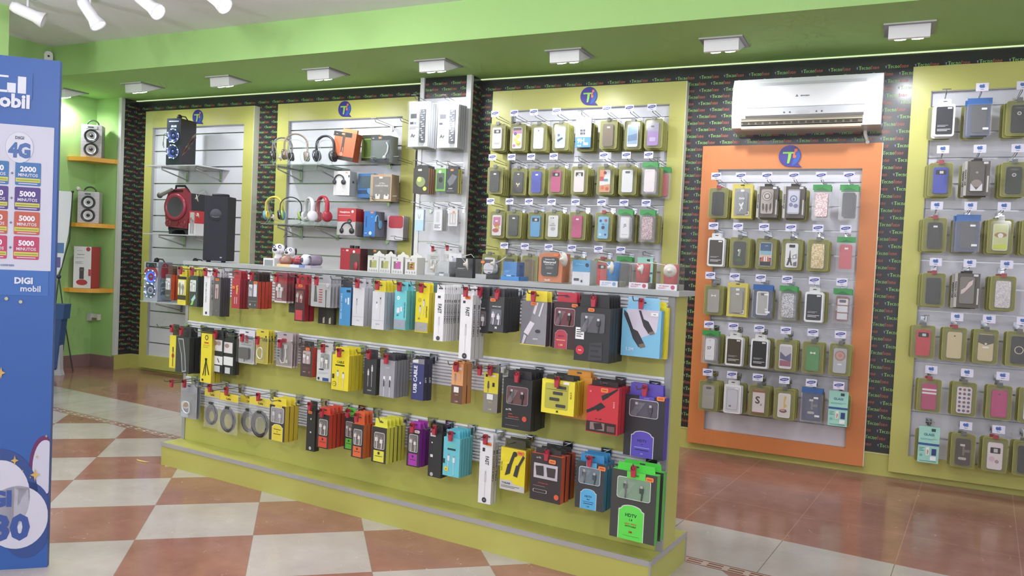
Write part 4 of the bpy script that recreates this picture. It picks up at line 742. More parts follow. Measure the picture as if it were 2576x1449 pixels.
extra('cable_pouch', 'clear pouch of coiled cable, third of the four', -2.29, .045, .405, .13, .165, 1, .02, lambda w, h, d: pouch('cable_pouch', w, h, '#ecd420', 'coil', '#38383c/.3', '#6a3420'))
extra('cable_box', 'orange boxes behind the yellow multi plug box', -.40, .09, .762, .12, .165, 2, .025, lambda w, h, d: carton('cable_box', w, h, d, '#f09c28', '#e08c24', '#f09c28', .02, []))
for u, r, w in ((-2.70, 2, 'left end, bare but for its red lock'), (-.756, 1, 'middle row, bare, right of the orange Type C box')):
    put_hook(HR, _usedR, gpos(u, 0, HZ[r]), GY, 'empty chrome hook at the '+w, 'hooks of the display stand', lock=.15)
# ------------------------------------------------------------------ phone case packs on the wall panels
CARD = '#b6b44e/.5'
def case_mesh(m, kind, y, w=.073, h=.148, zc=-.125):
    x0, x1, z0, z1 = -w/2, w/2, zc-h/2, zc+h/2
    base = {'black': '#2e3034', 'dark': '#3c3d40', 'white': '#dcdce2', 'cream': '#e2d6d8', 'blue': '#3a46c0', 'pink': '#c8407c', 'sky': '#4c9cd8', 'lilac': '#a078c4', 'brown': '#6a5846', 'red': '#d23a44', 'greyc': '#a29e98', 'greenc': '#4c9454', 'gold': '#cdbb8c', 'cyan2': '#7cc0ec'}
    nm, *rest = kind.split(':'); c = base.get(nm, nm if nm.startswith('#') or nm.startswith('gl_') or nm == 'marble' else '#333')
    cc = c if c in MATS or '/' in c else c+'/.35'
    m.prism(rrect(x0, x1, z0, z1, .011), y, y+.009, cc, cc, True)
    D = []
    for r in rest:
        if r == 'flip': D += [('o', .15, .1, .88, .28, '#24252a', .004), ('r', .42, .14, .68, .24, '#c8c8cc')]
        elif r == 'cam': D += [('o', .3, .06, .74, .16, '#55565c', .005)]
        elif r == 'lab': D += [('r', .4, .12, .68, .19, '#e6e6ea')]
        elif r == 'dot': D += [('c', .5, .15, .06, '#5a5a60')]
        elif r == 'slot': D += [('o', .2, .72, .8, .8, '#b8a8ac', .004)]
        elif r == 'wall': D += [('r', 0, .12, 1, .2, '#e8e8ee'), ('r', .1, .25, .9, .8, '#aebcd6'), ('c', .35, .4, .12, '#3c5a94'), ('p', [(.2, .62), (.7, .5), (.8, .56), (.3, .72)], '#2c3a68')]
        elif r == 'phone': D += [('r', .06, .1, .94, .88, '#86aed0'), ('p', [(.06, .5), (.94, .4), (.94, .7), (.06, .76)], '#5c82b4')]
        elif r == 'emoji': D += [('p', [(.02, .05), (.98, .04), (.98, .3), (.02, .28)], '#c880a4'), ('r', .06, .02, .94, .14, '#5a4858'), ('c', .3, .3, .16, '#6848a0'), ('c', .6, .42, .2, '#dcd040'), ('c', .35, .6, .2, '#e0d84c'), ('c', .66, .76, .26, '#d8cc3c'), ('c', .66, .74, .18, '#a0982c'), ('c', .66, .71, .15, '#e0d84c'), ('c', .2, .86, .14, '#c070a8')]
        elif r == 'butter': D += [('p', [(.3, .5), (.5, .58), (.7, .5), (.68, .62), (.54, .64), (.6, .74), (.5, .68), (.38, .76), (.44, .64), (.28, .6)], '#d8c0a8'), ('c', .5, .85, .2, '#4c464c'), ('r', .4, .08, .6, .14, '#d8d8d8')]
        elif r == 'tutti': D += [('r', 0, 0, .5, .3, '#e88458'), ('r', 0, .3, .4, .5, '#c83c4a'), ('c', .5, .13, .15, '#7c2c54'), ('p', [(0, .7), (1, .64), (1, 1), (0, 1)], '#e09058'), ('c', .3, .8, .16, '#e4604c'), ('r', .4, .4, .8, .5, '#4a9ab0'), ('c', .75, .85, .16, '#d84c44')]
        elif r == 'cup': D += [('r', .1, .1, .9, .5, '#c86ca0'), ('e', .5, .5, .3, .12, '#cc6a50'), ('e', .6, .62, .22, .08, '#c8b04c'), ('e', .4, .75, .34, .1, '#c04a5a'), ('r', .35, .25, .6, .33, '#e6d8e0')]
        elif r == 'sketch': D += [('r', .22, .1, .32, .14, '#55555a'), ('c', .5, .12, .06, '#55555a'), ('t', 'I LIKE', .5, .38, .04, '#77777c', .5), ('t', 'BONJOUR', .5, .47, .06, '#66666c', .8), ('e', .5, .62, .24, .08, '#aaaab2')]
        elif r == 'balls': D += [('c', .25, .2, .13, '#3c5a98'), ('c', .75, .18, .13, '#c04850'), ('c', .5, .5, .16, '#3c3c6c'), ('c', .25, .82, .12, '#dce0f0'), ('c', .75, .82, .1, '#3a4a90'), ('r', .35, .33, .6, .36, '#2c5a98')]
        elif r == 'J5': D += [('o', .03, .02, .97, .98, '#66666c', .01), ('o', .07, .035, .93, .965, '#e2e2e8', .009), ('t', 'J5', .5, .42, .17, '#55555c', .5), ('l', .2, .8, .8, .84, '#9a9aa0', 1)]
        elif r == 'S7': D += [('o', .02, .01, .98, .99, '#3c3c42', .01), ('o', .08, .03, .92, .97, '#e2e2e6', .009), ('t', 'S7', .45, .45, .14, '#3a3a42', .6), ('l', .3, .78, .7, .8, '#8a8a90', 1), ('l', .4, .1, .6, .16, '#8a8a90', 2)]
        elif r == 'S': D += [('r', 0, 0, 1, .1, '#a85c3a'), ('t', 'S', .42, .42, .32, '#4c4440', .6), ('t', '6', .72, .6, .1, '#77706c'), ('r', 0, .93, 1, 1, '#8c4a34')]
        elif r == 'car': D += [('r', .04, .02, .96, .35, '#2c5484'), ('r', .04, .35, .96, .52, '#7cb0cc'), ('r', .04, .52, .96, .64, '#d8b89c'), ('r', .04, .64, .96, .98, '#1e2430'), ('t', 'graphics', .55, .14, .04, '#e8eef4', .5), ('p', [(.1, .7), (.28, .6), (.72, .6), (.9, .7), (.9, .84), (.1, .84)], '#c85a50'), ('r', .38, .6, .48, .84, '#ece8e8'), ('r', .54, .6, .64, .84, '#ece8e8'), ('r', .1, .8, .9, .86, '#26262c')]
        elif r == 'eiffel': D += [('o', .28, .06, .76, .18, '#24242a', .004), ('p', [(.36, .3), (.4, .3), (.44, .6), (.6, .92), (.48, .92), (.38, .74), (.28, .92), (.12, .92), (.3, .6)], '#3a3a3e'), ('r', .2, .62, .54, .65, '#3a3a3e'), ('r', .24, .75, .52, .78, '#3a3a3e'), ('p', [(.56, .5), (.92, .42), (.94, .62), (.6, .66)], '#9a9a9e'), ('e', .74, .56, .08, .05, '#e2e2e6'), ('p', [(.66, .8), (.94, .74), (.94, .94), (.66, .94)], '#6a6a6e')]
        elif r == 'dab': D += [('t', 'DAB', .5, .3, .09, '#e6e6e6', .6), ('p', [(.3, .5), (.45, .58), (.62, .46), (.68, .5), (.56, .66), (.62, .8), (.5, .76), (.36, .9), (.34, .84), (.44, .7), (.28, .56)], '#e8e8ea')]
        elif r == 'dream': D += [('c', .5, .28, .42, '#8a8078'), ('c', .5, .28, .34, '#c8c0b8'), ('c', .5, .28, .26, '#77706a'), ('c', .5, .28, .16, '#c4bab4'), ('p', [(.14, .56), (.26, .6), (.3, .78), (.2, .9), (.12, .74)], '#5a524c'), ('p', [(.42, .6), (.56, .6), (.58, .84), (.5, .97), (.4, .82)], '#5a524c'), ('p', [(.74, .6), (.86, .56), (.88, .74), (.8, .9), (.7, .78)], '#5a524c')]
        elif r == 'damask': D += [('r', .08, .06, .92, .94, '#c0c2d4'), ('c', .5, .38, .3, '#7478a0'), ('c', .5, .38, .2, '#c0c2d4'), ('e', .3, .62, .16, .08, '#7478a0'), ('e', .7, .66, .18, .08, '#7478a0'), ('c', .5, .4, .1, '#7478a0')]
        elif r == 'mount': D += [('r', .06, .08, .94, .9, '#c0bcca'), ('p', [(.06, .3), (.5, .5), (.94, .34), (.94, .7), (.06, .6)], '#5c5c8c'), ('p', [(.06, .66), (.94, .68), (.94, .9), (.06, .9)], '#a45a74')]
        elif r == 'swirl': D += [('r', .06, .05, .94, .95, '#d8d0c0'), ('p', [(.5, .1), (.7, .12), (.55, .4), (.75, .5), (.5, .62), (.45, .4)], '#d0ae5c'), ('e', .45, .72, .3, .08, '#6c4a7c'), ('e', .4, .69, .2, .05, '#c88a74')]
        elif r == 'lotus': D += [('c', .5, .3, .42, '#b08070'), ('c', .5, .3, .3, '#c49c8c'), ('c', .5, .28, .16, '#c87a78'), ('r', .34, .62, .66, .68, '#ececf0')]
        elif r == 'patch': D += [('r', .14, .1, .96, .35, '#dcdce0'), ('o', .28, .14, .82, .26, '#4a4042', .005), ('r', .14, .4, .96, .65, '#d8d8dc'), ('r', .14, .7, .96, .95, '#d4d4d8'), ('V', 'I LOVE', .06, .5, .1, '#f0e0e0', .5)]
        elif r == 'fox': D += [('c', .5, .3, .09, '#8a8a92'), ('e', .5, .7, .36, .14, '#8c8078'), ('p', [(.1, .7), (.5, .94), (.9, .7), (.9, .98), (.1, .98)], '#d0d0d4')]
        elif r == 'ring': D += [('c', .5, .3, .14, '#c4c4ca'), ('c', .5, .3, .08, '#55555a'), ('e', .5, .1, .3, .04, '#505054')]
        elif r == 'map': D += [('p', [(.1, .5), (.4, .4), (.6, .2), (.9, .1), (.85, .28), (.6, .42), (.3, .6), (.1, .66)], '#d0b8b4'), ('p', [(.2, .8), (.5, .74), (.8, .84), (.4, .94)], '#77777c')]
        elif r == 'owl': D += [('r', .06, .05, .94, .95, '#c8d088'), ('e', .5, .42, .4, .1, '#a87448'), ('c', .5, .44, .18, '#e4e0d8'), ('p', [(.06, .8), (.94, .76), (.94, .95), (.06, .95)], '#c8d82c')]
        elif r == 'grid': D += [('c', .2+.3*i, .1+.16*j, .1, ('#6c5a86', '#8a5a6c', '#55607c')[(i+j) % 3]) for i in range(3) for j in range(6)]
        elif r == 'stripe': D += [('r', 0, .2, 1, .27, '#e6e0e2'), ('r', 0, .33, 1, .4, '#e6e0e2')]
        elif r == 'hello': D += [('o', .18, .18, .84, .4, '#2c2a2e', .004), ('r', .4, .22, .66, .36, '#c4c0c4'), ('c', .3, .62, .2, '#dcb4c4'), ('c', .64, .7, .14, '#a890a0')]
        elif r == 'bow': D += [('p', [(.3, .22), (.5, .26), (.7, .22), (.7, .32), (.5, .28), (.3, .32)], '#e8e8e8')]
        elif r == 'half': D += [('r', 0, 0, 1, .38, '#9a94b4'), ('r', .3, .12, .6, .2, '#33343a'), ('o', .2, .64, .76, .82, '#c0a8d8', .006)]
        elif r == 'flap': D += [('p', [(.0, .02), (1, .02), (1, .32), (.5, .42), (0, .32)], '#57504a'), ('c', .5, .36, .08, '#e0dcd2'), ('r', .3, .46, .7, .52, '#e6e6ea')]
        elif r == 'silver': D += [('o', .04, .02, .96, .98, '#e2e4e8', .01), ('o', .1, .05, .9, .95, '#a4a29c', .008), ('o', .34, .07, .8, .17, '#4c4c50', .005), ('r', .74, .72, .9, .78, '#ececf0')]
        elif r == 'gleam': D += [('c', .46, .38, .1, '#f4f6fa'), ('p', [(.5, .3), (.64, .36), (.52, .64), (.38, .6)], '#8fa88a'), ('e', .5, .78, .3, .08, '#3c5a2c')]
        elif r == 'rings': D += [('c', .5, .5, .3, '#d0c4a8'), ('c', .5, .5, .24, '#333336')]
        elif r == 'holder': D += [('r', .3, .2, .62, .28, '#c8c4c0'), ('r', .46, .28, .6, .62, '#77706e'), ('r', .46, .4, .96, .5, '#77706e'), ('o', .2, .7, .74, .8, '#b8b0a8', .006)]
        elif r == 'txt': D += [('l', .12, .62, .7, .7, '#b8b8bc', 2), ('l', .12, .82, .9, .9, '#d8d8dc', 2)]
    decals(m, D, x0, z1, w, h, y)
PK = {}
def phone_pack(style, kind):
    t = thing('phone_case_pack', '', 'phone case')
    m = MB(); cw, ch = .122, .196
    if style in ('std', 'red'):
        m.prism(rrect(-cw/2, cw/2, -.215, -.024, .014), .0125, .014, CARD, '#d6d084/.5')
        m.prism(rrect(-cw/2+.002, cw/2-.002, -.213, -.026, .013), .0118, .0124, '#86863e/.5'); m.obj('backing_card', t)
        m = MB(); case_mesh(m, kind, .001); m.obj('phone_case', t)
        m = MB(); m.prism(rrect(-.048, .048, -.208, -.034, .013), -.0045, .0115, 'blister', 'blister'); m.prism([(-.016, -.036), (.016, -.036), (.013, -.004), (-.013, -.004)], .002, .0105, 'blister')
        m.prism(rrect(-.013, .013, -.031, -.009, .004), .003, .010, '#6a6c6a/.3' if style == 'std' else '#b8283a/.3'); m.obj('blister_shell', t)
    elif style == 'bag':      # clear bag under a green header
        m.box(-.052, .052, .003, .008, -.036, -.002, '#3aa048/.35'); m.prism([(-.04, -.036), (.0, -.018), (.04, -.036)], .0015, .003, '#2c8038/.35'); m.obj('header_card', t)
        m = MB(); case_mesh(m, kind, .002, .07, .146, -.122); m.obj('phone_case', t)
        m = MB(); m.prism(rrect(-.053, .053, -.212, -.036, .005), -.002, .013, 'pouch', 'blister'); m.obj('clear_pouch', t)
    elif style == 'ybag':
        m.box(-.062, .062, .006, .009, -.215, -.001, '#d8c84c/.4'); m.box(-.047, .047, .0045, .006, -.2, -.03, '#9c9c94/.3'); m.prism(rrect(-.012, .012, -.012, -.006, .0028, 3), .005, .006, '#3a3a2c')
        m.box(.022, .045, .003, .0045, -.196, -.172, '#ece8e0'); m.txt('L3', (.033, .0026, -.184), .012, '#2c2c2c'); m.box(-.01, .012, .002, .0045, -.05, -.036, '#e8e8ec'); m.obj('bag', t)
        m = MB(); case_mesh(m, kind, -.004, .07, .14, -.12); m.obj('phone_case', t)
    elif style == 'fashion':
        m.box(-.062, .062, .002, .012, -.21, -.018, '#5c544c/.4', '#2a2826/.4'); m.txt('FASHION CASE', (-.055, .0016, -.11), .010, '#1c1a18', A=(0, 0, -1), B=(1, 0, 0), maxw=.17)
        m.box(-.062, -.048, .0018, .002, -.21, -.018, '#b8b4ac/.4'); m.txt('FASHION CASE', (-.055, .0012, -.11), .010, '#1c1a18', A=(0, 0, -1), B=(1, 0, 0), maxw=.18)
        m.box(-.02, .022, .003, .011, -.018, -.002, '#2c2624/.4'); m.box(.05, .058, .0014, .002, -.19, -.1, '#c8c4bc'); m.box(.03, .052, .001, .002, -.034, -.022, '#dcdce0'); m.obj('printed_box', t)
        m = MB(); case_mesh(m, kind, -.006, .072, .15, -.112); m.obj('phone_case', t)
    elif style == 'frame':    # rounded white clear-view box
        m.prism(rrect(-.052, .052, -.212, -.03, .013), .002, .017, '#e4e6e8/.25', '#c8cccc/.3', True); m.prism(rrect(-.03, .03, -.05, -.002, .007), .004, .008, '#e4e6e8/.3')
        m.prism(rrect(-.01, .01, -.018, -.013, .002, 3), .0035, .004, '#3c3c40'); m.obj('white_frame', t)
        m = MB(); c = kind.split(':')[0]; m.prism(rrect(-.042, .042, -.2, -.045, .007), 0, .002, {'dark': '#3a3c40/.15', 'brown': '#4c463e/.15', 'white': '#c8cad2/.2', 'blue': '#38405c/.15'}[c])
        if c == 'white': m.prism(rrect(-.034, .034, -.188, -.06, .01), -.0006, 0, '#8a8c94/.3'); m.prism(rrect(-.032, .032, -.186, -.062, .009), -.001, -.0006, '#c2c4cc/.3'); m.txt('M', (-.012, -.0014, -.165), .014, '#6c6e78')
        else: decals(m, [('l', .1, .66, .75, .74, '#a8a8a8', 2), ('l', .1, .8, .9, .9, '#d8d8d8', 2)], -.042, -.045, .084, .155, 0)
        m.box(.014, .036, -.001, 0, -.058, -.049, '#dcdce0'); m.obj('window', t)
    elif style == 'bluebag':
        m.box(-.06, .06, .003, .006, -.04, -.004, '#3468b8/.25'); m.obj('header_card', t)
        m = MB(); case_mesh(m, kind, .002, .072, .148, -.12); m.box(-.055, .055, .011, .013, -.208, -.04, '#2c3f6c/.3'); m.obj('phone_case', t)
        m = MB(); m.prism(rrect(-.062, .062, -.212, -.038, .005), -.003, .014, 'pouch', 'blister'); m.quad((.01, -.0035, -.07), (.026, 0, 0), (0, 0, .011), '#ececf0'); m.quad((.02, -.0035, -.18), (.028, 0, 0), (0, 0, .012), '#ececf0'); m.obj('clear_pouch', t)
    elif style == 'glass':
        m.box(-.053, .053, .002, .012, -.212, -.004, '#9adcc8/.35', '#6cb0a0/.4')
        decals(m, [('r', .6, .05, .8, .13, '#2c4c4c'), ('t', 'GLASS', .5, .22, .07, '#1c6c8c', .6), ('l', .1, .33, .9, .38, '#4c9c9c', 2), ('r', 0, .46, 1, .52, '#2c549c'), ('l', .06, .58, .3, .7, '#3c8c8c', 3), ('c', .16, .8, .07, '#6cb8b0'), ('p', [(.38, .58), (.54, .56), (.54, .78), (.4, .8)], '#f0ece8'), ('p', [(.44, .62), (.52, .66), (.48, .78), (.43, .76)], '#d0886c'), ('r', .66, .6, .88, .78, '#2c3c84'), ('r', .6, .81, .88, .92, '#f0f4f4'), ('l', .1, .94, .9, .97, '#3c7c7c', 1)], -.053, -.004, .106, .208, .002); m.obj('carton_body', t)
    elif style == '9H':
        m.box(-.055, .055, -.004, .008, -.2, .004, '#e6eaf0/.35', '#b8c0c8/.4')
        decals(m, [('t', 'Glass', .45, .27, .1, '#8a94a4', .7), ('r', .3, .4, .62, .58, '#3c4450'), ('r', .42, .4, .44, .58, '#e6eaf0'), ('r', .52, .4, .54, .58, '#e6eaf0'), ('r', .3, .48, .62, .5, '#e6eaf0'), ('r', 0, .66, 1, 1, '#4c90c4'), ('t', '9H', .36, .78, .17, '#e8f2fa', .6), ('r', .55, .84, .85, .93, '#d4dfe8'), ('t', '>2.5', .26, .94, .06, '#e0ecf6', .3)], -.055, .004, .11, .204, -.004); m.obj('carton_body', t)
    return t
def get_pack(style, kind):
    k = (style, kind)
    if k in PK: return copy_tree(PK[k])
    PK[k] = phone_pack(style, kind); return PK[k]
TAGM = {}
def tag_mesh(brand):
    if brand in TAGM: return TAGM[brand]
    m = MB(); m.box(-.03, .03, -.001, .001, -.022, .022, '#dcdaf0/.35')
    if brand == 's':
        m.add([(.026*math.cos(a)*math.cos(.16)-.0085*math.sin(a)*math.sin(.16), -.0014, .004+.026*math.cos(a)*math.sin(.16)+.0085*math.sin(a)*math.cos(.16)) for a in [2*PI*i/20 for i in range(20)]], [tuple(range(20))], '#2a3c9c')
        m.txt('SAMSUNG', (0, -.0018, .004), .0055, '#e8e8f4', A=(math.cos(.16), 0, math.sin(.16)), B=(-math.sin(.16), 0, math.cos(.16)), maxw=.042); m.quad((-.008, -.0014, -.014), (.016, 0, 0), (0, 0, .003), '#77779c')
    else:
        m.add([(a*.016, -.0014, .005+b*.011) for a, b in [(-.9, .2), (-.6, .8), (-.1, .6), (.3, .85), (.9, .6), (.55, .1), (.9, -.4), (.4, -.95), (0, -.8), (-.4, -.95), (-.85, -.4)]], [tuple(range(11))], '#3c68b8')
        m.add([(.001, -.0014, .014), (.007, -.0014, .018), (.006, -.0014, .0145)], [(0, 1, 2)], '#3c68b8'); m.quad((-.008, -.0014, -.014), (.016, 0, 0), (0, 0, .003), '#77779c')
    o = m.obj('price_label'); TAGM[brand] = o.data; bpy.data.objects.remove(o)
    return TAGM[brand]
def hang_pack(x, z, n, D, cnt, style, kind, desc, where, brand='s', bare=False, back=None):
    """pack hook origin at x, z; front one n out from the slats"""
    step = max(D/cnt, .02) if cnt > 1 else .02
    for k in range(cnt):
        st, kd = (style, kind) if (k == 0 or back is None) else back
        if k > 0 and style in ('9H', 'glass', 'bag', 'ybag', 'frame', 'bluebag', 'fashion') and (k > 1 or style in ('9H', 'glass')): st, kd = 'std', 'black'
        if k > 0 and style == 'std': st, kd = 'std', 'black' if kind != 'black:lab' else 'dark'
        o = get_pack(st, kd)
        o.location = (x+random.uniform(-.002, .002)*(k > 0)+k*(-.011 if brand == 'a' else .004 if x > -1.2 else 0), 5.31-n+k*step, z-.005*(k > 0)); o.rotation_euler = (0, 0, random.uniform(-.025, .025))
        if k == 0: o['label'] = 'phone pack with '+desc+', '+where
        else: o['label'] = 'packs stacked behind the '+desc+', '+where; o['group'] = 'packs behind the '+desc+', '+where
    h = put_hook(HW, _usedW, (x, 5.31, z+.008), 0, ('wire hook holding the '+desc+', '+where).replace(' half hidden', '').replace('packs behind', 'packs'), 'wire hooks on the slatwall')
    if not bare:
        q = bpy.data.objects.new('price_label', tag_mesh(brand)); COL.objects.link(q); q.parent = h; q.location = (0, -.253, .03)
C1 = [(.0, 'std', 'cream:flip:slot', 'cream flip case with two windows'), (0, 'std', 'white:emoji', 'smiley pattern case'), (0, 'std', 'white:dot', 'plain white case'), (0, 'std', 'white:wall', 'blue and white picture case'), (0, '9H', '', 'white and blue 9H glass box'), (0, 'std', 'brown:lab', 'brown transparent case'), (0, 'std', 'white:phone', 'white phone mockup'), (0, 'std', 'lilac:half', 'purple flip case')]
C2 = [(0, 'std', 'black:lab', 'black flip case'), (0, 'std', 'dark:butter', 'dark butterfly case'), (0, 'std', 'blue:lab', 'royal blue case'), (0, 'std', 'pink:flip', 'pink flip case with a window'), (0, 'std', 'cream:flip:bow', 'cream flip case with a dark window'), (0, 'std', 'white:tutti', 'tutti frutti coloured case'), (0, 'std', 'white:cam', 'glossy white case with camera hole'), (0, 'bag', 'cream', 'pale case under a green header')]
C3 = [(0, 'std', 'cream:cup', 'pink sweets picture case'), (0, 'std', 'dark:lab', 'dark grey flip case'), (0, 'std', 'sky:flip', 'sky blue flip case'), (0, 'std', 'white:sketch', 'white case with sketched lettering'), (0, 'std', 'pink:lab', 'plain pink case'), (0, 'red', 'cyan2:balls', 'light blue case with coloured dots'), (0, 'bag', 'white:J5', 'white J5 case'), (0, 'bag', 'gl_rose', 'rose glitter case')]
X3 = [-2.62, -2.47, -2.32, -2.15, -1.975, -1.79, -1.635, -1.485]
D3 = [[.16, .13, .10, .11, .12, .2, .1, .14], [.16, .07, .09, .14, .17, .2, .2, .2], [.08, .12, .07, .2, .17, .14, .16, .2]]
for r, (C, z) in enumerate(((C1, 2.188), (C2, 1.882), (C3, 1.572))):
    for i, (_, st, kd, ds) in enumerate(C):
        n = .06+min(D3[r][i], .15)
        hang_pack(X3[i]+(.0 if r == 0 else -.005), z, n, n-.05, 5, st, kd, ds, 'first second third'.split()[r]+' row behind the stand', bare=(r == 0 and i == 4) or (r == 1 and i == 4))
hang_pack(-1.435, 1.865, .09, .03, 2, 'bag', '#c8343c', 'red bagged case at the right end', 'second row behind the stand', bare=True)
C4 = [('std', 'white:flip', 'white case'), ('std', 'dark', 'dark case'), ('std', 'brown', 'brown case'), ('std', 'cream', 'cream case'), ('std', 'gl_rose', 'rose case'), ('red', 'red:flip', 'dark red case'), ('bag', 'black', 'green header and black case'), ('glass', '', 'pale teal glass box')]
for i, (st, kd, ds) in enumerate(C4):
    hang_pack((-2.66, -2.50, -2.34, -2.16, -1.99, -1.80, -1.645, -1.50)[i], 1.262, .17, .11, 2, st, kd, ds, 'row half hidden behind the stand', bare=i in (0, 7))
# orange panel
X4 = [-1.05, -.90, -.745, -.59, -.437, -.285]; Z4 = [1.74, 1.43, 1.12, .812, .512]
O4 = [[('red', 'black', 'black case in creased film'), ('ybag', '#8e9094:dab', 'DAB case in a yellow bag'), ('fashion', '#a8a098:dream', 'dreamcatcher fashion case'), ('fashion', '#9a94a0:damask', 'silvery patterned fashion case'), ('bag', 'gl_rose', 'rose glitter case'), ('bag', 'black', 'black case, green header')],
 [('frame', 'brown', 'brown clear view cover'), ('std', 'dark:gleam', 'black skateboard picture case'), ('std', 'white:car', 'red muscle car picture case'), ('std', 'white:eiffel', 'tower picture case'), ('std', 'gl_gold', 'gold glitter case'), ('bag', 'red:lab', 'red case, green header')],
 [('std', 'greyc:bow', 'grey case with white bow'), ('ybag', '#9a988e:lab', 'clear case in a yellow bag'), ('bluebag', 'white:silver', 'silver case in a blue bag'), ('bag', 'gl_silver', 'silver glitter case'), ('frame', 'dark', 'dark green clear view cover'), ('bag', '#8c4a44:patch', 'case of white patches')],
 [('bag', 'white:S7', 'S7 case, green header'), ('frame', 'brown', 'brown clear view cover'), ('frame', 'dark', 'dark clear view cover'), ('std', 'white:mount', 'white phone with mountain screen'), ('std', 'greenc:bow', 'green case with bow'), ('std', '#b0b4bc:lotus', 'clear case with copper lotus')],
 [('std', 'greyc:cam', 'grey case with camera hole'), ('frame', 'white', 'white framed clear bumper'), ('std', 'cream:S', 'white case box with S'), ('std', 'white:swirl', 'white phone with swirl screen'), ('bluebag', '#33456c:holder', 'navy armour case'), ('glass', '', 'teal tempered glass box')]]
N4 = [[.16, .17, .19, .19, .14, .14], [.14, .16, .13, .14, .17, .12], [.12, .13, .13, .17, .19, .12], [.19, .19, .2, .2, .18, .16], [.2, .2, .17, .2, .15, .19]]
K4 = [[4, 4, 4, 5, 2, 2], [4, 5, 4, 3, 3, 1], [4, 3, 3, 3, 4, 2], [4, 4, 4, 3, 3, 3], [4, 4, 4, 3, 3, 2]]
ON = ('top row', 'second row', 'third row', 'fourth row', 'bottom row')
for r in range(5):
    for i in range(6):
        st, kd, ds = O4[r][i]
        hang_pack(X4[i]+(0, 0, -.003, .006, .014)[r], Z4[r]+.004, N4[r][i], N4[r][i]-.05, K4[r][i], st, kd, ds, ON[r]+' of the orange panel')
# right hand panel
R5 = [(2.223, [(.19, 'frame', 'dark', 'dark clear view cover'), (.36, 'bluebag', 'black', 'black case in a blue bag'), (.55, 'std', 'black:ring', 'black case with ring')]),
 (1.888, [(.19, 'red', 'blue:flip', 'royal blue flip case'), (.368, 'fashion', '#5c5650:fox', 'wolf picture fashion case'), (.545, 'std', '#20281e:ring', 'black case with pale rim')]),
 (1.576, [(.178, 'red', 'dark:lab', 'dark grey case'), (.342, 'bluebag', 'dark', 'dark case in a blue bag'), (.50, 'std', '#d4dab4:owl', 'green and yellow picture case'), (.66, 'std', 'dark', 'dark case at the edge')]),
 (1.262, [(.19, 'red', 'dark', 'plain charcoal case'), (.356, 'fashion', '#77746c:map', 'cracked marble fashion case'), (.53, 'red', 'marble', 'pale marble case')]),
 (.962, [(.155, 'std', 'red:flip', 'red flip case'), (.312, 'red', 'gold:dot', 'gold case'), (.465, 'std', 'gold:flap', 'gold case with brown flap'), (.623, 'std', 'dark:rings', 'dark case with gold ring')]),
 (.658, [(.203, 'red', '#c04470:stripe', 'pink case with white stripes'), (.378, 'std', 'cream:grid', 'white case with little faces'), (.547, 'std', 'pink:dot', 'magenta case'), (.70, 'std', 'white', 'white case at the edge')]),
 (.366, [(.217, 'glass', '', 'teal tempered glass box'), (.389, 'std', '#4a423e:holder', 'brown armour case'), (.544, 'red', 'cream:hello', 'pale flip case with cat window'), (.69, 'std', 'dark', 'dark case at the edge')])]
for r, (z, L) in enumerate(R5):
    for x, st, kd, ds in L:
        hang_pack(x, z, .17, .11, 3 if r < 4 else 2, st, kd, ds, ('top', 'second', 'third', 'fourth', 'fifth', 'sixth', 'bottom')[r]+' row of the right panel', 'a', bare=(x == .19 and r == 0) or (r == 4 and x == .155) or st == 'glass')
# ------------------------------------------------------------------ shelves, headphones, speakers on the first two panels
def glass_shelf(x0, x1, z, y0, label, frosted=False, bx=None):
    t = thing('glass_shelf', label, 'shelf', ((x0+x1)/2, y0, z), group='glass shelves on the slatwall'); c = (x0+x1)/2
    m = MB(); m.box(x0-c, x1-c, 0, 5.305-y0, 0, .008, 'glass' if not frosted else '#c9ccd4/.1', 'glass_edge' if not frosted else '#d8dce0/.2'); m.obj('shelf_plate', t)
    for bxx in (bx or (x0+.12, x1-.1)):
        m = MB(); q = bxx-c; m.tube([(q, 5.30-y0, -.004), (q, .07, -.004), (q, .07, -.02), (q, 5.30-y0, -.085), (q, 5.30-y0, -.004)], .006, '#c4c6cc/.25/.6', 6); m.box(q-.012, q+.012, 5.298-y0, 5.308-y0, -.1, .01, 'chrome'); m.obj('bracket', t)
    return t
glass_shelf(-5.99, -5.36, 1.874, 4.95, 'pale shelf under the black speaker, top of the left panel', True)
glass_shelf(-6.0, -5.33, 1.281, 4.95, 'pale shelf under the red speaker, left panel', True)
glass_shelf(-6.01, -5.3, .684, 4.95, 'lowest pale shelf of the left panel, carrying two lit speakers', True)
glass_shelf(-4.672, -4.05, 1.868, 4.95, 'upper glass shelf of the headphone panel')
glass_shelf(-4.65, -4.05, 1.397, 4.95, 'lower glass shelf of the headphone panel')
def acrylic_stand(loc, rz, label, sc=1.0):
    t = thing('headphone_stand', label, 'stand', loc, rz, 'clear headphone stands')
    P = []
    for i in range(31):
        a = PI*i/30; P.append((.062*math.cos(a), .165+.03*math.sin(a)))
    side = [(.05, .12), (.036, .085), (.034, .055), (.05, .02), (.07, .0)]
    pts = [(-x, z) for x, z in reversed(side)]+[(-x, z) for x, z in P]+side
    pts = [(x*sc, z*sc) for x, z in pts]
    m = MB(); vs = [(x, y, z) for x, z in pts for y in (-.022, .022)]
    m.add(vs, [(2*i, 2*i+1, 2*i+3, 2*i+2) for i in range(len(pts)-1)], 'acrylic', True)
    for y in (-.022, .022): m.tube([(x, y, z) for x, z in pts], .0011, '#d4dcdc/.1', 4)
    m.obj('bent_strip', t); return t
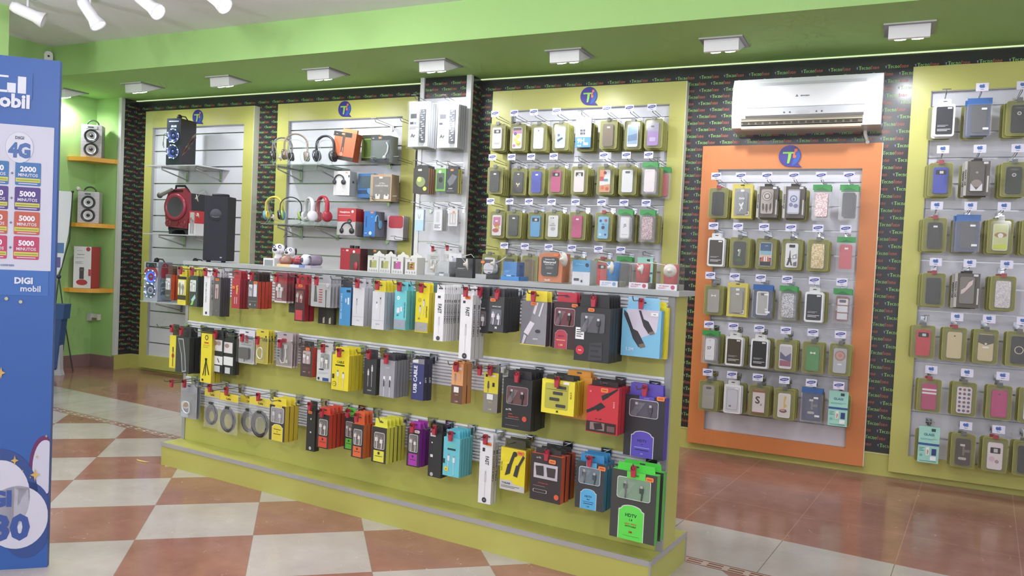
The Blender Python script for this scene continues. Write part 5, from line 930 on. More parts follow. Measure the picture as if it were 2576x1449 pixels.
def headphones(loc, rz, label, band, cup, pad, w=.16, h=.19, thick=.01, flatr=1.6, cupr=.038, wire=None, cat='headphones'):
    t = thing('headphones', label, cat, loc, rz)
    m = MB(); R = w/2; zt = h-R*.95
    arc = [(-R*1.0, 0, .045)]+[(-R, 0, zt*.7+.02)]+[(-R*math.cos(PI*i/18), 0, zt+R*.95*math.sin(PI*i/18)) for i in range(1, 18)]+[(R, 0, zt*.7+.02), (R, 0, .045)]
    m.tube([(x, y, z) for x, y, z in arc], thick*.55, band, 8, flat=flatr)
    b = m.obj('headband', t)
    for s in (-1, 1):
        m = MB(); m.lathe([(0, -.018), (cupr*.7, -.018), (cupr, -.01), (cupr*1.02, .004), (cupr*.9, .01)], (0, 0, 0), cup, axis='x', n=22); m.lathe([(cupr*1.03, -.002), (cupr*1.03, .002)], (0, 0, 0), '#c8c8cc/.2/.8', axis='x', n=22)
        c = m.obj('ear_cup', t); c.location = (s*(R-.0), 0, .04); c.rotation_euler = (0, .15*s, 0 if s < 0 else PI)
        m = MB(); m.lathe([(cupr*.88, .008), (cupr*.95, .016), (cupr*.8, .026), (cupr*.5, .02), (0, .014)], (0, 0, 0), pad, axis='x', n=22); p = m.obj('ear_pad', c)
    if wire:
        m = MB(); m.tube(wire, .0018, '#26262a', 5); m.obj('cable', t)
    return t
S1 = 1.876; S2 = 1.405
HP = [(-4.48, 4.985, S1+.03, .62, 'grey and black headphones at the left end of the upper shelf', '#8a8684/.4', '#3a3838/.3', '#4a4646/.7', .15, .185, .012, 1.8, .036),
 (-4.355, 5.0, S1+.035, .75, 'brown and chrome headphones, upper shelf', '#a08a7a/.4', '#8c7c70/.25/.5', '#a08a76/.7', .178, .21, .013, 2.0, .042),
 (-4.08, 5.02, S1+.03, .2, 'black over ear headphones, right end of the upper shelf', '#2c3038/.4', '#23262e/.35', '#3a4044/.7', .15, .195, .016, 1.9, .046),
 (-4.54, 4.985, S2+.028, .25, 'yellow and blue childrens headphones, left end of the lower shelf', '#d8cc3c/.4', '#58acdc/.35', '#d8c82c/.6', .14, .185, .018, 2.4, .038),
 (-4.385, 5.0, S2+.03, .75, 'black banded headphones with lime ear cups, lower shelf', '#26282e/.4', '#1f2630/.35', '#a8d048/.6', .165, .185, .008, 1.2, .037),
 (-4.225, 5.03, S2+.028, -.5, 'white headphones seen edge on, lower shelf', '#e6e4ea/.35', '#e8e8ee/.3', '#d8d8dc/.6', .15, .185, .016, 2.0, .043),
 (-4.085, 5.02, S2+.028, -.38, 'red headphones at the right end of the lower shelf', '#c8283c/.35', '#b82438/.3', '#c02a3e/.6', .15, .195, .018, 2.0, .043)]
for i, (x, y, z, rz, lb, *a) in enumerate(HP):
    headphones((x, y, z), rz, lb, *a, wire=[(.075, -.02, .02), (.08, -.03, -.02), (.02, -.04, -.04), (-.01, -.045, -.07), (-.02, -.04, -.05), (.0, -.05, -.1), (.03, -.05, -.12), (-.03, -.045, -.11), (-.05, -.05, -.14)] if i == 4 else None)
    acrylic_stand((x, y, z-.03), rz, 'clear acrylic stand under the '+lb.split(',')[0].replace(' at the left end of the upper shelf', '').replace(' at the right end of the lower shelf', '')[:60])
acrylic_stand((-4.215, 5.03, S1), .3, 'empty clear acrylic stand in the middle of the upper shelf')
# security tags: round buttons on a tether
def security_tag(loc, r, tilt, label, tether, rz=0):
    t = thing('security_tag', label, 'security tag', loc, rz, 'round white security tags')
    m = MB(); m.lathe([(0, -.016), (.006, -.015), (.008, -.006), (r*.5, -.004), (r, .0), (r*.97, .004), (0, .005)], (0, 0, 0), '#c6c2b8/.45', axis='y', n=24); b = m.obj('button', t); b.rotation_euler = tilt
    m = MB(); m.tube(tether, .0014, '#d8d8d4/.4', 5); m.obj('tether', t)
    return t
security_tag((-4.44, 4.92, 1.925), .026, (.2, 0, -.5), 'white security tag on the grey headphones', [(0, 0, 0), (.01, .02, .03), (.03, .04, .02)])
security_tag((-4.49, 4.92, 1.452), .026, (.2, 0, -.6), 'white security tag on the yellow and blue headphones', [(0, 0, 0), (0, .02, -.02), (.03, .04, -.03)])
security_tag((-4.2, 4.965, 1.45), .016, (.2, .6, -.6), 'white security tag on the white headphones', [(0, 0, 0), (.02, 0, -.01), (.03, .02, .02)])

# boxed headphones on the wire hooks of the second panel
def boxed(name, loc, w, h, d, lab, build, rot=0, pitch=0):
    t = thing(name, lab, 'package', loc, rot); build(t, w, h, d); t.rotation_euler = (0, pitch, rot); return t
def simple_box(front, side, dec, win=None, parts=()):
    def f(t, w, h, d):
        m = MB(); m.box(-w/2, w/2, 0, d, -h, 0, front, side); decals(m, dec, -w/2, 0, w, h, 0); m.obj('carton_body', t)
        if win:
            x0, y0, x1, y1 = [v for v in win[:4]]; m = MB(); X0, X1, Z0, Z1 = -w/2+x0*w, -w/2+x1*w, -y1*h, -y0*h
            m.prism(rrect(X0, X1, Z0, Z1, .006), -.002, -.0012, win[4]); m.obj('window', t)
        for p in parts: p(t, w, h, d)
    return f
def hp_pic(cx, cz, s, c, c2):
    def f(t, w, h, d):
        m = MB(); X, Z = -w/2+cx*w, -cz*h
        m.tube([(X-s*math.cos(PI*i/12), -.004, Z+s*1.1*math.sin(PI*i/12)) for i in range(13)], s*.12, c, 6)
        for k in (-1, 1): m.lathe([(0, -.012), (s*.36, -.012), (s*.44, -.006), (s*.44, 0)], (X+k*s*.9, -.0025, Z-s*.15), c2, axis='y', n=18, sx=.75 if k < 0 else 1)
        m.obj('headphones_inside', t)
    return f
ZH = (2.19, 1.897, 1.60, 1.30)
def hook2(x, z, lab): return put_hook(HW, _usedW, (x, 5.31, z), 0, lab, 'wire hooks on the slatwall')
for x, z, l in ((-3.70, 2.205, 'wire hook carrying the orange and green earphone boxes'), (-3.47, 2.205, 'wire hook carrying the grey headset box'), (-3.70, 1.91, 'wire hook with the white and blue headphone boxes'), (-3.48, 1.91, 'wire hook carrying the kraft box'), (-3.70, 1.612, 'wire hook with the red topped headphone boxes'), (-3.48, 1.612, 'wire hook carrying the blue headphone box'), (-3.70, 1.312, 'wire hook over the red headphone box behind the stand'), (-3.48, 1.312, 'wire hook at the bottom right of the headphone panel')):
    hook2(x+.04, z, l)
boxed('earphone_box', (-3.93, 5.08, 2.135), .19, .215, .09, 'tilted orange headset box with black bands, headphone panel', simple_box('#dc6234', '#c04e28', [('r', -.06, .0, .8, .17, '#2c2824'), ('r', .0, .87, 1, 1, '#2c2824'), ('r', .38, .0, .5, .86, '#4a3a34'), ('c', .42, .8, .08, '#e8906c'), ('r', .44, .55, .47, .8, '#e8906c'), ('o', .32, .04, .46, .1, '#ff8a4c', .003), ('t', 'havit', .1, .09, .03, '#b0a8a4', .2)], None, (lambda t, w, h, d: MB().box(-.035, .09, .01, .03, 0, .03, '#e87c44').obj('hang_tab', t),)), .12, .14)
boxed('earphone_box', (-3.78, 5.2, 2.13), .17, .2, .075, 'lime green headset box behind the orange one', simple_box('#6c9430', '#b4d03c', [('r', 0, 0, 1, .14, '#2c3420'), ('r', 0, .9, 1, 1, '#22241c')], (.12, .18, .8, .86, '#4c6824/.2'), (lambda t, w, h, d: MB().box(w/2-.001, w/2+.002, .02, .05, -.15, -.05, '#7cb0b0').obj('side_window', t),)), 0, 0)
boxed('earphone_box', (-3.625, 5.11, 2.105), .175, .2, .11, 'grey headset box right of the orange and green ones', simple_box('#565c5c', '#8e9694', [('r', 0, 0, 1, .16, '#33363c'), ('r', 0, .88, 1, 1, '#2c2e3c'), ('t', 'havit', .12, .08, .035, '#e4e4e8', .2), ('c', .45, .8, .08, '#b4bcbc'), ('r', .41, .3, .47, .6, '#a4acac'), ('o', .4, .04, .56, .11, '#ff8a4c', .003)], (.1, .18, .96, .86, '#6c7474/.2'), (lambda t, w, h, d: MB().tube([(.03, -.005, -.17), (.05, -.008, -.16), (.072, -.006, -.12), (.075, -.005, -.08), (.06, -.005, -.05)], .006, '#c8d0d0').ball((.045, -.006, -.165), .014, '#c0c8c8').obj('headset_inside', t),)))
boxed('headphone_box', (-3.955, 5.08, 1.835), .145, .19, .1, 'white box with a picture of black headphones', simple_box('#dcdcde', '#b0b6b6', [('o', .72, .04, .86, .09, '#ff8a4c', .003), ('o', .9, .16, .98, .26, '#55555c', .002), ('t', '- -', .6, .84, .012, '#77777c', .2)], None, (hp_pic(.35, .42, .045, '#3a3c42/.4', '#3c3e46/.35'), lambda t, w, h, d: MB().add([(w/2+.001, d*.5+.015*math.cos(a), -.09+.018*math.sin(a)) for a in [PI*i/8 for i in range(9)]], [tuple(range(9))], '#44464c').obj('side_print', t))), .1)
boxed('headphone_box', (-3.79, 5.17, 1.825), .15, .19, .1, 'blue headphone box behind the white one', simple_box('#2f70b8', '#3a80cc', [('r', .0, .68, 1, .84, '#28406c'), ('c', .8, .7, .2, '#5c9ce0')], (.05, .1, .9, .6, '#4c6070/.2'), (lambda t, w, h, d: MB().tube([(w/2+.002, d*.5+.02*math.cos(a), -.13+.028*math.sin(a)) for a in [2*PI*i/16 for i in range(17)]], .002, '#1c3c78').obj('side_print', t),)))
boxed('headphone_box', (-3.605, 5.11, 1.81), .195, .205, .1, 'kraft box lettered ULTRA COMFORTABLE with a dark window', simple_box('#b89c78', '#a08868', [('r', .12, .09, .94, .92, '#6a5a4a'), ('t', 'ULTRA-', .55, .33, .06, '#e8e4dc', .4), ('t', 'COMFORTABLE', .54, .42, .065, '#e8e4dc', .62), ('t', '. Y P A .', .52, .62, .03, '#c8bca8', .3), ('p', [(.25, .74), (.32, .72), (.34, .8), (.4, .8), (.42, .72), (.48, .76), (.46, .92), (.26, .92)], '#ece8e4'), ('p', [(.66, .78), (.72, .74), (.74, .8), (.84, .8), (.84, .72), (.9, .76), (.88, .92), (.66, .92)], '#ece8e4'), ('o', .44, .01, .58, .06, '#ff8a4c', .003), ('r', .42, .08, .58, .15, '#ececec')], (.125, .095, .935, .915, 'window')))
boxed('headphone_box', (-3.895, 5.08, 1.545), .165, .21, .11, 'red topped box lettered Headphones, black pair inside', simple_box('#8a8484', '#a29a9c', [('r', 0, 0, 1, .5, '#d02c34'), ('t', 'Headphone', .4, .15, .09, '#f0e4e4', .62), ('l', .06, .25, .7, .3, '#e8b0b0', 1), ('e', .82, .12, .07, .055, '#e4e4e4'), ('r', 0, .5, 1, 1, '#b8b4b8')], (.06, .5, .94, .97, '#c4c0c6/.15'), (hp_pic(.55, .8, .05, '#24282a/.3', '#2b3030/.25'), lambda t, w, h, d: (MB().disc((.03, -.004, -.1), .018, '#1c2422').txt('havit', (.03, -.0045, -.1), .007, '#9fe0d0', maxw=.028).obj('round_sticker', t), MB().box(w/2-.001, w/2+.001, .0, d, -.1, 0, '#b82832').obj('side_print', t)))), .1)
boxed('headphone_box', (-3.80, 5.2, 1.53), .16, .2, .08, 'second red headphone box just behind the first', simple_box('#b82832', '#b02630', [('r', 0, .5, 1, 1, '#504c50')]))
boxed('headphone_box', (-3.675, 5.08, 1.525), .105, .195, .12, 'blue box with headphone lettering running down', simple_box('#2c78d4', '#6c7080', [('o', .55, .02, .82, .08, '#ff8a4c', .003), ('V', 'headphone', .2, .42, .18, '#1c4a9c', .66), ('t', 'havit', .2, .86, .04, '#d8e8f8', .3), ('c', .6, .86, .13, '#d0e4f4'), ('t', 'gaming', .7, .22, .025, '#c8dcf4', .4)], None, (lambda t, w, h, d: MB().tube([(w/2+.004, .02+.02*math.cos(a), -.08+.05*math.sin(a)) for a in [PI*i/8 for i in range(9)]], .006, '#6cb4e4').ball((w/2+.006, .06, -.1), (.008, .026, .034), '#5cacdc').obj('headphones_inside', t),)))
boxed('headphone_box', (-3.52, 5.2, 1.50), .15, .19, .07, 'white box with a red heart shaped top, half hidden', simple_box('#d8d4dc', '#c4bcc4', [('o', .1, 0, .98, .5, '#c83040', .02)]))
boxed('headphone_box', (-3.86, 5.1, 1.235), .19, .2, .12, 'red headphone box partly hidden by the stand top', simple_box('#bc2438', '#6a3438', [('t', 'havit', .14, .1, .03, '#e8a0a8', .2), ('r', .28, .06, .4, .12, '#e8dce0'), ('c', .68, .13, .06, '#e4e4e0')], (.5, .2, .98, .98, '#5c484c/.2'), (lambda t, w, h, d: MB().ball((.06, -.006, -.14), (.02, .008, .036), '#c02c44').obj('headphones_inside', t), lambda t, w, h, d: MB().prism(rrect(-.03, .0, -.002, .022, .004), .03, .05, '#2a2a2e').prism(rrect(.02, .05, -.002, .02, .004), .03, .05, '#2a2a2e').obj('hang_tab', t))))
boxed('headphone_box', (-3.62, 5.12, 1.235), .18, .19, .1, 'black box with yellow headphone lettering, partly hidden', simple_box('#2c2c28', '#38382e', [('V', 'headphone', .1, .55, .12, '#ecd820', .8), ('r', .3, 0, 1, .3, '#4c4a30'), ('o', .3, .03, .45, .1, '#ff7a30', .003)]))

# pilaster goods
def remote_pack(): 
    t = thing('cable_pack', '', 'package')
    m = MB(); m.box(-.085, .085, .0, .002, -.33, 0, '#c8ccd6/.35'); decals(m, [('o', .05, .02, .3, .05, '#ff9a5c', .003), ('r', .1, .27, .4, .37, '#4c4c5c'), ('r', .08, .45, .25, .5, '#33344c'), ('r', .28, .45, .4, .5, '#8c9cb8'), ('l', .08, .55, .5, .62, '#9a9aa8', 2), ('t', 'Ar', .25, .75, .08, '#3c3c4c')], -.085, 0, .17, .33, 0); m.obj('backing_card', t)
    m = MB(); m.box(.02, .062, -.014, 0, -.3, -.06, '#3a3e54/.2/.3'); [m.ball((.041+.01*math.sin(i*2.1), -.015, -.075-.016*i), (.014, .006, .01), '#b8bccc/.15/.8', 8, 5) for i in range(14)]; m.obj('wrapped_cable', t)
    m = MB(); m.prism(rrect(-.09, .09, -.345, .002, .008), -.02, .004, 'blister', 'blister'); m.obj('clear_pouch', t); return t
r0 = remote_pack(); used = False
for si, (x, n) in enumerate(((-3.225, .18), (-2.975, .18))):
    for k in range(5):
        o = r0 if not used else copy_tree(r0); used = True
        o.location = (x, 5.19-n+.03*k, 2.33-.012*si); o['label'] = ('tall clear pack with a wrapped cable, '+('left' if si == 0 else 'right')+' hook of the white pilaster') if k == 0 else 'clear packs stacked behind the tall '+('left' if si == 0 else 'right')+' one on the pilaster'
        if k: o['group'] = 'clear packs on the pilaster, '+('left' if si == 0 else 'right')
    put_hook(HW, _usedW, (x, 5.184, 2.335-.012*si), 0, 'wire hook with the tall clear packs, '+('left' if si == 0 else 'right')+' on the pilaster', 'wire hooks on the pilaster')
PG = [(-3.19, 1.845, .2, 'dark pack with lime earphones, left on the pilaster', '#3c3a36', '#b07850', (.13, .185), [('e', .5, .55, .3, .2, '#8a9a5a'), ('c', .4, .45, .15, '#c8d868'), ('c', .78, .82, .12, '#e8e04c'), ('r', .3, .04, .55, .12, '#e4e4e4')], 4, '#5ca0ac'),
 (-3.02, 1.84, .2, 'green earphone box in the middle of the pilaster', '#68b048', '#54983c', (.085, .165), [('r', .1, .2, .85, .9, '#4c5c50'), ('e', .5, .5, .2, .12, '#20241f'), ('c', .4, .14, .14, '#d8f0d8')], 2, None),
 (-2.925, 1.835, .17, 'black SPORT earphone box, right on the pilaster', '#2f3136', '#c8c04c', (.1, .175), [('p', [(.1, .5), (.5, .2), (.9, .3), (.6, .6), (.3, .7)], '#6c7078'), ('t', 'SPORT', .4, .8, .05, '#d8d8dc', .5), ('l', .1, .88, .7, .93, '#8a8a90', 1), ('r', .35, .0, .6, .08, '#ff8a4c')], 2, None),
 (-3.19, 1.54, .22, 'pale blue slim earphone pack on the pilaster', '#b4dcf0', '#a0c4d8', (.075, .155), [('r', 0, 0, 1, .5, '#dce6ec'), ('p', [(.3, .15), (.5, .35), (.7, .15), (.6, .45), (.4, .45)], '#b8c4cc'), ('l', .2, .56, .8, .6, '#e4f2fa', 1)], 1, None),
 (-3.03, 1.54, .2, 'white slim earphone pack, middle of the pilaster', '#dcdce4', '#c4c4cc', (.07, .15), [('r', .3, .1, .7, .6, '#c8c8d2'), ('l', .1, .7, .8, .9, '#55586c', 3)], 3, None),
 (-2.905, 1.545, .17, 'small white earphone box with orange sticker', '#d8d8dc', '#c8c8cc', (.075, .12), [('r', .12, .2, .85, .9, '#c0bcc0'), ('p', [(.3, .3), (.36, .3), (.4, .8), (.3, .8)], '#ececf0'), ('p', [(.6, .3), (.66, .3), (.7, .8), (.6, .8)], '#ececf0'), ('r', .45, .1, .7, .22, '#ff8a4c')], 1, None)]
for x, z, n, lb, f, s, (w, h), dec, cnt, bk in PG:
    n = .17
    t = carton('earphone_box', w, h, .022, f, s, '#3a3a3e' if 'dark' in lb or 'black' in lb else '#c8c8cc', .022, dec)
    for k in range(cnt):
        o = t if k == 0 else copy_tree(t); o.location = (x, 5.19-n+.028*k, z); o['label'] = lb if k == 0 else 'packs right behind the '+lb
        if k: o['group'] = 'packs behind the '+lb
    put_hook(HW, _usedW, (x, 5.184, z+.018), 0, 'wire hook with the '+lb, 'wire hooks on the pilaster')
for x, z, n, lb in ((-3.04, 1.255, .2, 'clear pack of white earphones low on the pilaster'), (-2.92, 1.265, .17, 'white adapter pack low on the pilaster')):
    t = blister('earphone_blister', .1, .15, '#d8dae0', [('l', .2, .15, .8, .3, '#8a8c98', 2)], 'plugs'); t.location = (x, 5.19-n, z-.03); t['label'] = lb
    put_hook(HW, _usedW, (x, 5.184, z+.01), 0, 'wire hook with the '+lb, 'wire hooks on the pilaster', lock=.2)

# speakers
def tower_speaker(loc, rz, w, h, d, label, front, side, cone, ringc, style, cat='speaker'):
    t = thing('karaoke_speaker', label, cat, loc, rz)
    m = MB(); m.prism(rrect(-w/2, w/2, 0, h, .008), 0, d, front, side)
    if style == 'black':
        random.seed(3)
        for i in range(10): m.quad((w/2+.0006, .02+.012*i, h*.2+.016*i), (0, .05+.01*(i % 3), .04), (0, .01, .02+.02*(i % 2)), ('#8a7c74', '#7c2c28', '#55504e')[i % 3])
        decals(m, [('t', '88:88', .5, .17, .05, '#c8dcff', .6), ('l', .15, .04, .85, .1, '#9cb0d8', 1)], -w/2, h, w, h, 0)
    elif style == 'wood':
        for i in range(9): m.quad((-w/2+.004, -.0005, h*(.06+.1*i)), (w-.008, 0, .0), (0, 0, .0012), '#8c888c')
        m.prism(rrect(-w*.28, w*.28, h*.87, h*.96, .006), -.003, 0, '#b8bac0/.3'); m.box(-w*.18, w*.1, -.004, -.003, h*.9, h*.94, '#3a3c40')
    elif style == 'chrome':
        decals(m, [('e', .5, .3, .5, .2, '#b83444'), ('t', '888', .5, .08, .05, '#c83c50', .3), ('r', .12, .02, .88, .14, '#2c2e3c'), ('l', .2, .05, .35, .12, '#a8c0e8', 3)], -w/2, h, w, h, 0)
        m.ball((w/2, d*.5, h*.75), (.004, .06, .08), '#b02c40', 10, 6); [m.quad((w/2+.004, .03, h*(.1+.07*i)), (0, d*.6, .03*(i % 3-1)), (0, .02, .03), ('#7c98a8', '#4c6470', '#a8bcc8')[i % 3]) for i in range(7)]
    m.obj('cabinet', t)
    for j, zc in enumerate((h*.245, h*.66) if style == 'wood' else (h*.28, h*.62)):
        r = min(w*.42, h*.205); m = MB()
        m.lathe([(r*1.0, 0), (r*1.02, -.008), (r*.9, -.012), (r*.84, -.006), (r*.7, -.003)], (0, 0, zc), ringc, axis='y', n=28)
        cc = cone if not (style == 'chrome' and j == 1) else 'led_blue'
        m.lathe([(r*.7, -.003), (r*.3, .012), (0, .012)], (0, -.004, zc), cc, axis='y', n=28)
        m.lathe([(r*.26, -.002), (r*.15, -.01), (0, -.012)], (0, 0, zc), '#2c2e34/.4' if style == 'wood' else cone, axis='y', n=18)
        if style != 'wood':
            for k in range(8): a = 2*PI*k/8+.3; m.ball((r*.94*math.cos(a), -.012, zc+r*.94*math.sin(a)), .006, 'led_white', 6, 4)
        m.obj('driver', t)
    m = MB(); 
    if style == 'wood': m.tube([(w*.28*math.cos(PI*i/12)*-1, .05, h+.045*math.sin(PI*i/12)) for i in range(13)], .007, '#3a4838/.4', 8)
    else: m.tube([(-.02, .05, h), (.0, .06, h+.03), (.05, .08, h+.025), (.07, .09, h-.01)], .006, '#2a2a2e/.4', 8); m.ball((.02, .04, h+.018), .022, '#222226/.6', 12, 8); m.tube([(-.04, -.005, h*.7), (-w*.62, -.01, h*.66), (-w*.66, -.01, h*.5), (-w*.6, -.01, h*.36), (-w*.7, -.01, h*.42), (-w*.62, -.01, h*.6)], .002, '#26262c', 5)
    m.obj('handle' if style == 'wood' else 'microphone_cable', t)
    return t
tower_speaker((-5.665, 4.955, 1.882), .12, .148, .40, .19, 'black tower speaker with two blue lit drivers on the upper left shelf', '#2c3140/.25', '#26242a/.3', '#3450b8/.25', '#7c90c8/.15/.7', 'black')
tower_speaker((-5.905, 4.97, .692), .1, .155, .345, .17, 'silver speaker with a glowing blue driver, lowest shelf of the left panel', '#b8bcd0/.25', '#8c98a8/.35', '#5c688c/.25', '#9cb0e0/.15/.7', 'chrome')
tower_speaker((-5.47, 5.0, .692), .1, .13, .36, .15, 'small blue lit speaker mostly hidden behind the stand top', '#8ca8e8/.3', '#5c6c9c/.4', '#5070c8/.3', '#9cb0e0/.2/.6', 'chrome')
# corner shelves of the green recess with their goods
for z, l in ((1.965, 'upper'), (1.36, 'middle'), (.755, 'lower')):
    t = thing('corner_shelf', l+' orange corner shelf in the green recess', 'shelf', (-6.95, 5.18, z), group='orange corner shelves')
    m = MB(); P = [(0, 0), (0, -.29)]+[(.02+.27*math.sin(a), -.02-.27*math.cos(a)) for a in ([PI/2*i/8 for i in range(9)] if z < 1.9 else [.0, PI/4-.25, PI/4, PI/4+.25, PI/2])]+[(.3, 0)]
    if z > 1.9: P = [(0, 0), (0, -.29), (.05, -.31), (.22, -.26), (.32, -.04), (.32, 0)]
    n = len(P); m.add([(x, y, -.038) for x, y in P]+[(x, y, 0) for x, y in P], [tuple(range(n-1, -1, -1)), tuple(range(n, 2*n))]+[(i, (i+1) % n, (i+1) % n+n, i+n) for i in range(n)], 'shelf_orange'); m.obj('board', t)
tower_speaker((-6.755, 4.985, 1.967), .7, .175, .30, .12, 'wood look twin speaker on the upper corner shelf', '#c6c0c6/.5', '#a49aa4/.5', '#e4e4e6/.4', '#3a3c42/.35', 'wood')
tower_speaker((-6.77, 4.985, 1.362), .7, .18, .29, .12, 'wood look twin speaker with a security tag, middle corner shelf', '#ccc2c8/.5', '#b4b0ac/.5', '#e4e4e6/.4', '#3a3c42/.35', 'wood')
security_tag((-6.84, 4.93, 1.668), .024, (.3, 0, .3), 'white security tag on the middle corner shelf speaker', [(0, 0, 0), (.02, .02, .0), (.06, .03, -.01)])
t = carton('speaker_box', .165, .385, .15, '#e6e2e6', '#cc3440', None, 0, [('t', '- - -', .35, .1, .012, '#8a8a90', .4), ('t', 'Sonata Series', .4, .19, .025, '#8c4450', .6), ('l', .1, .26, .6, .29, '#a8a8b0', 1), ('l', .1, .36, .55, .42, '#9a8a90', 3), ('c', .82, .06, .12, '#c03048'), ('r', .35, .5, .6, .78, '#4c3f46'), ('r', .33, .54, .62, .58, '#6c5c64'), ('e', .5, .86, .32, .07, '#cc2c38'), ('r', .86, .54, 1, .7, '#cc3440')])
t.location = (-6.79, 4.955, 1.142); t.rotation_euler = (0, 0, .42); t['label'] = 'tall white and red speaker box on the lower corner shelf'; t['category'] = 'box'
# red party speaker with a microphone on top, boxed microphone, security tag
t = thing('party_speaker', 'red and black party speaker on the second shelf of the left panel', 'speaker', (-5.645, 4.99, 1.289), .1)
m = MB(); m.box(-.11, .12, .03, .25, .04, .36, '#2b2b30/.5'); m.prism([(-.1, 0), (-.075, 0), (-.06, .03), (-.02, .045), (.05, .045), (.07, .03), (.08, 0), (.115, 0), (.115, .07), (-.11, .07)], .03, .2, '#2a2a30/.5'); m.obj('cabinet', t)
m = MB(); m.prism([(-.105, .065), (.125, .05), (.135, .18), (.125, .36), (.09, .4), (-.08, .385), (-.115, .3), (-.125, .2)], 0, .035, '#93263c/.3'); m.prism([(-.05, .075), (.02, .072), (.035, .11), (-.06, .115)], -.008, 0, '#7c1e32/.3'); m.obj('front_panel', t)
m = MB(); m.lathe([(.115, 0), (.118, -.012), (.1, -.022), (.086, -.012)], (-.005, 0, .235), '#a22c42/.25', axis='y', n=32); m.lathe([(.086, -.012), (.05, -.004), (0, -.002)], (-.005, 0, .235), '#44424a/.7', axis='y', n=32); m.obj('driver', t)
for x in (-.08, .08):
    m = MB(); m.lathe([(.03, 0), (.03, -.008), (.018, -.01), (.012, 0), (0, -.012)], (x, 0, .095), '#8c2438/.25', axis='y', n=18); m.obj('tweeter', t)
m = MB(); m.tube([(-.04, .03, .38), (-.035, .03, .42), (.06, .03, .42), (.1, .03, .38)], .01, '#2a2a2e/.4', 8); m.box(-.06, .07, .0, .05, .36, .385, '#26262c/.4'); m.obj('handle', t)
t = thing('microphone', 'grey microphone lying on top of the red party speaker', 'microphone', (-5.645, 4.96, 1.289), .1)
m = MB(); m.tube([(-.13, -.01, .335), (-.02, .0, .385)], [.02, .014], '#8c8c86/.3/.4', 14); m.obj('body', t)
m = MB(); m.ball((-.14, -.012, .33), .025, '#5a5a58/.5/.5', 14, 9); m.obj('grille', t)
t = carton('microphone_box', .085, .205, .11, '#e0dce0', '#d8d4d8', None, 0, [('r', 0, 0, 1, .52, '#d82c38'), ('r', .2, .06, .8, .96, '#b8b4b8')], (.22, .07, .78, .95, '#c8c4ca/.15', None, '#88868c'))
MB().box(.0427, .0432, 0, .11, -.106, 0, '#d82c38').obj('side_print', t)
t.location = (-5.45, 4.99, 1.494); t['label'] = 'red and white microphone box beside the party speaker'; t['category'] = 'box'
security_tag((-5.37, 4.96, 1.60), .032, (.3, .5, -.7), 'white security tag right of the red party speaker', [(0, 0, 0), (.03, .0, .04), (.08, 0, .06), (.05, .05, .02)])
security_tag((-5.35, 4.96, 1.455), .022, (.3, .3, -.5), 'white security tag over the microphone box', [(0, 0, 0), (-.03, .01, .02), (-.06, .02, .01), (-.03, .02, 0)])

# ------------------------------------------------------------------ goods on top of the display stand
def on_top(u, n=-.03): return gpos(u, n, GZ)
t = thing('tower_speaker', 'tall black fabric speaker on the left of the stand top', 'speaker', on_top(-2.56, -.085), GY)
w, h = .130, .392
t.location = on_top(-2.635, -.045); t.rotation_euler = (0, 0, GY+.5)
m = MB(); m.prism(rrect(-w/2, w/2, .008, h-.03, .006), 0, .115, 'fabric_black', '#26262c/.6'); m.obj('cabinet', t)
m = MB(); m.lathe([(0, 0), (w*.34, 0), (w*.36, .006), (w*.34, .014), (0, .014)], (0, .06, h-.03), '#22232a/.5', n=26); m.obj('top_dial', t)
m = MB(); m.lathe([(.0, -.002), (.032, -.002), (.033, 0)], (.0, 0, h*.66), '#2f3038/.6', axis='y', n=24); m.tube([(-.02, -.004, h*.635), (0, -.005, h*.625), (.02, -.004, h*.635)], .0012, '#8a8a90', 5); m.obj('front_dial', t); MB().disc((w*.28, -.003, h*.07), 1, '#9a9aa0', sx=.007, sz=.004).obj('badge', t)
m = MB(); [m.lathe([(0, 0), (.012, 0), (.012, .009), (0, .009)], (sx*w*.32, .02, 0), '#1c1c20/.6', n=12) for sx in (-1, 1)]; m.obj('foot', t)
def puppy(k, lb, n):
    u0, w, h = TOP[k]; t = thing('puppy_speaker', lb, 'speaker', on_top(u0+w/2-(.05 if k == 'dogL' else .08), n), GY+.5); s = w/.1*.88
    t.scale = (s, s, s)
    m = MB(); m.ball((0, 0, .045), (.03, .028, .045), '#e4e2e8/.3'); m.ball((-.02, -.02, .012), (.012, .016, .012), '#e4e2e8/.3', 10, 6); m.ball((.02, -.02, .012), (.012, .016, .012), '#e4e2e8/.3', 10, 6); m.obj('body', t)
    m = MB(); m.ball((0, 0, .105), (.042, .04, .036), '#ececf0/.25'); m.ball((-.006, -.034, .095), (.026, .02, .018), '#ececf0/.25', 12, 8); hd_ = m.obj('head', t)
    m = MB(); m.ball((-.008, -.054, .102), (.013, .007, .009), '#2c2e3a/.2', 12, 8); m.obj('nose', hd_)
    for sx in (-.02, .016):
        m = MB(); m.lathe([(0, -.001), (.011, 0)], (sx, -.0375, .122), '#3a3e70/.2', axis='y', n=16); m.lathe([(0, -.002), (.006, -.0015)], (sx+.002, -.0375, .121), '#e8e8f4', axis='y', n=12); m.obj('eye', hd_)
    for sx in (-.04, .04):
        m = MB(); m.ball((sx, .01, .11), (.009, .016, .026), '#2c2e34/.3', 10, 8); m.obj('ear', hd_)
puppy('dogL', 'white puppy shaped speaker, left one on the stand top', -.09); puppy('dog2', 'white puppy shaped speaker, right one behind the brown figure', -.115)
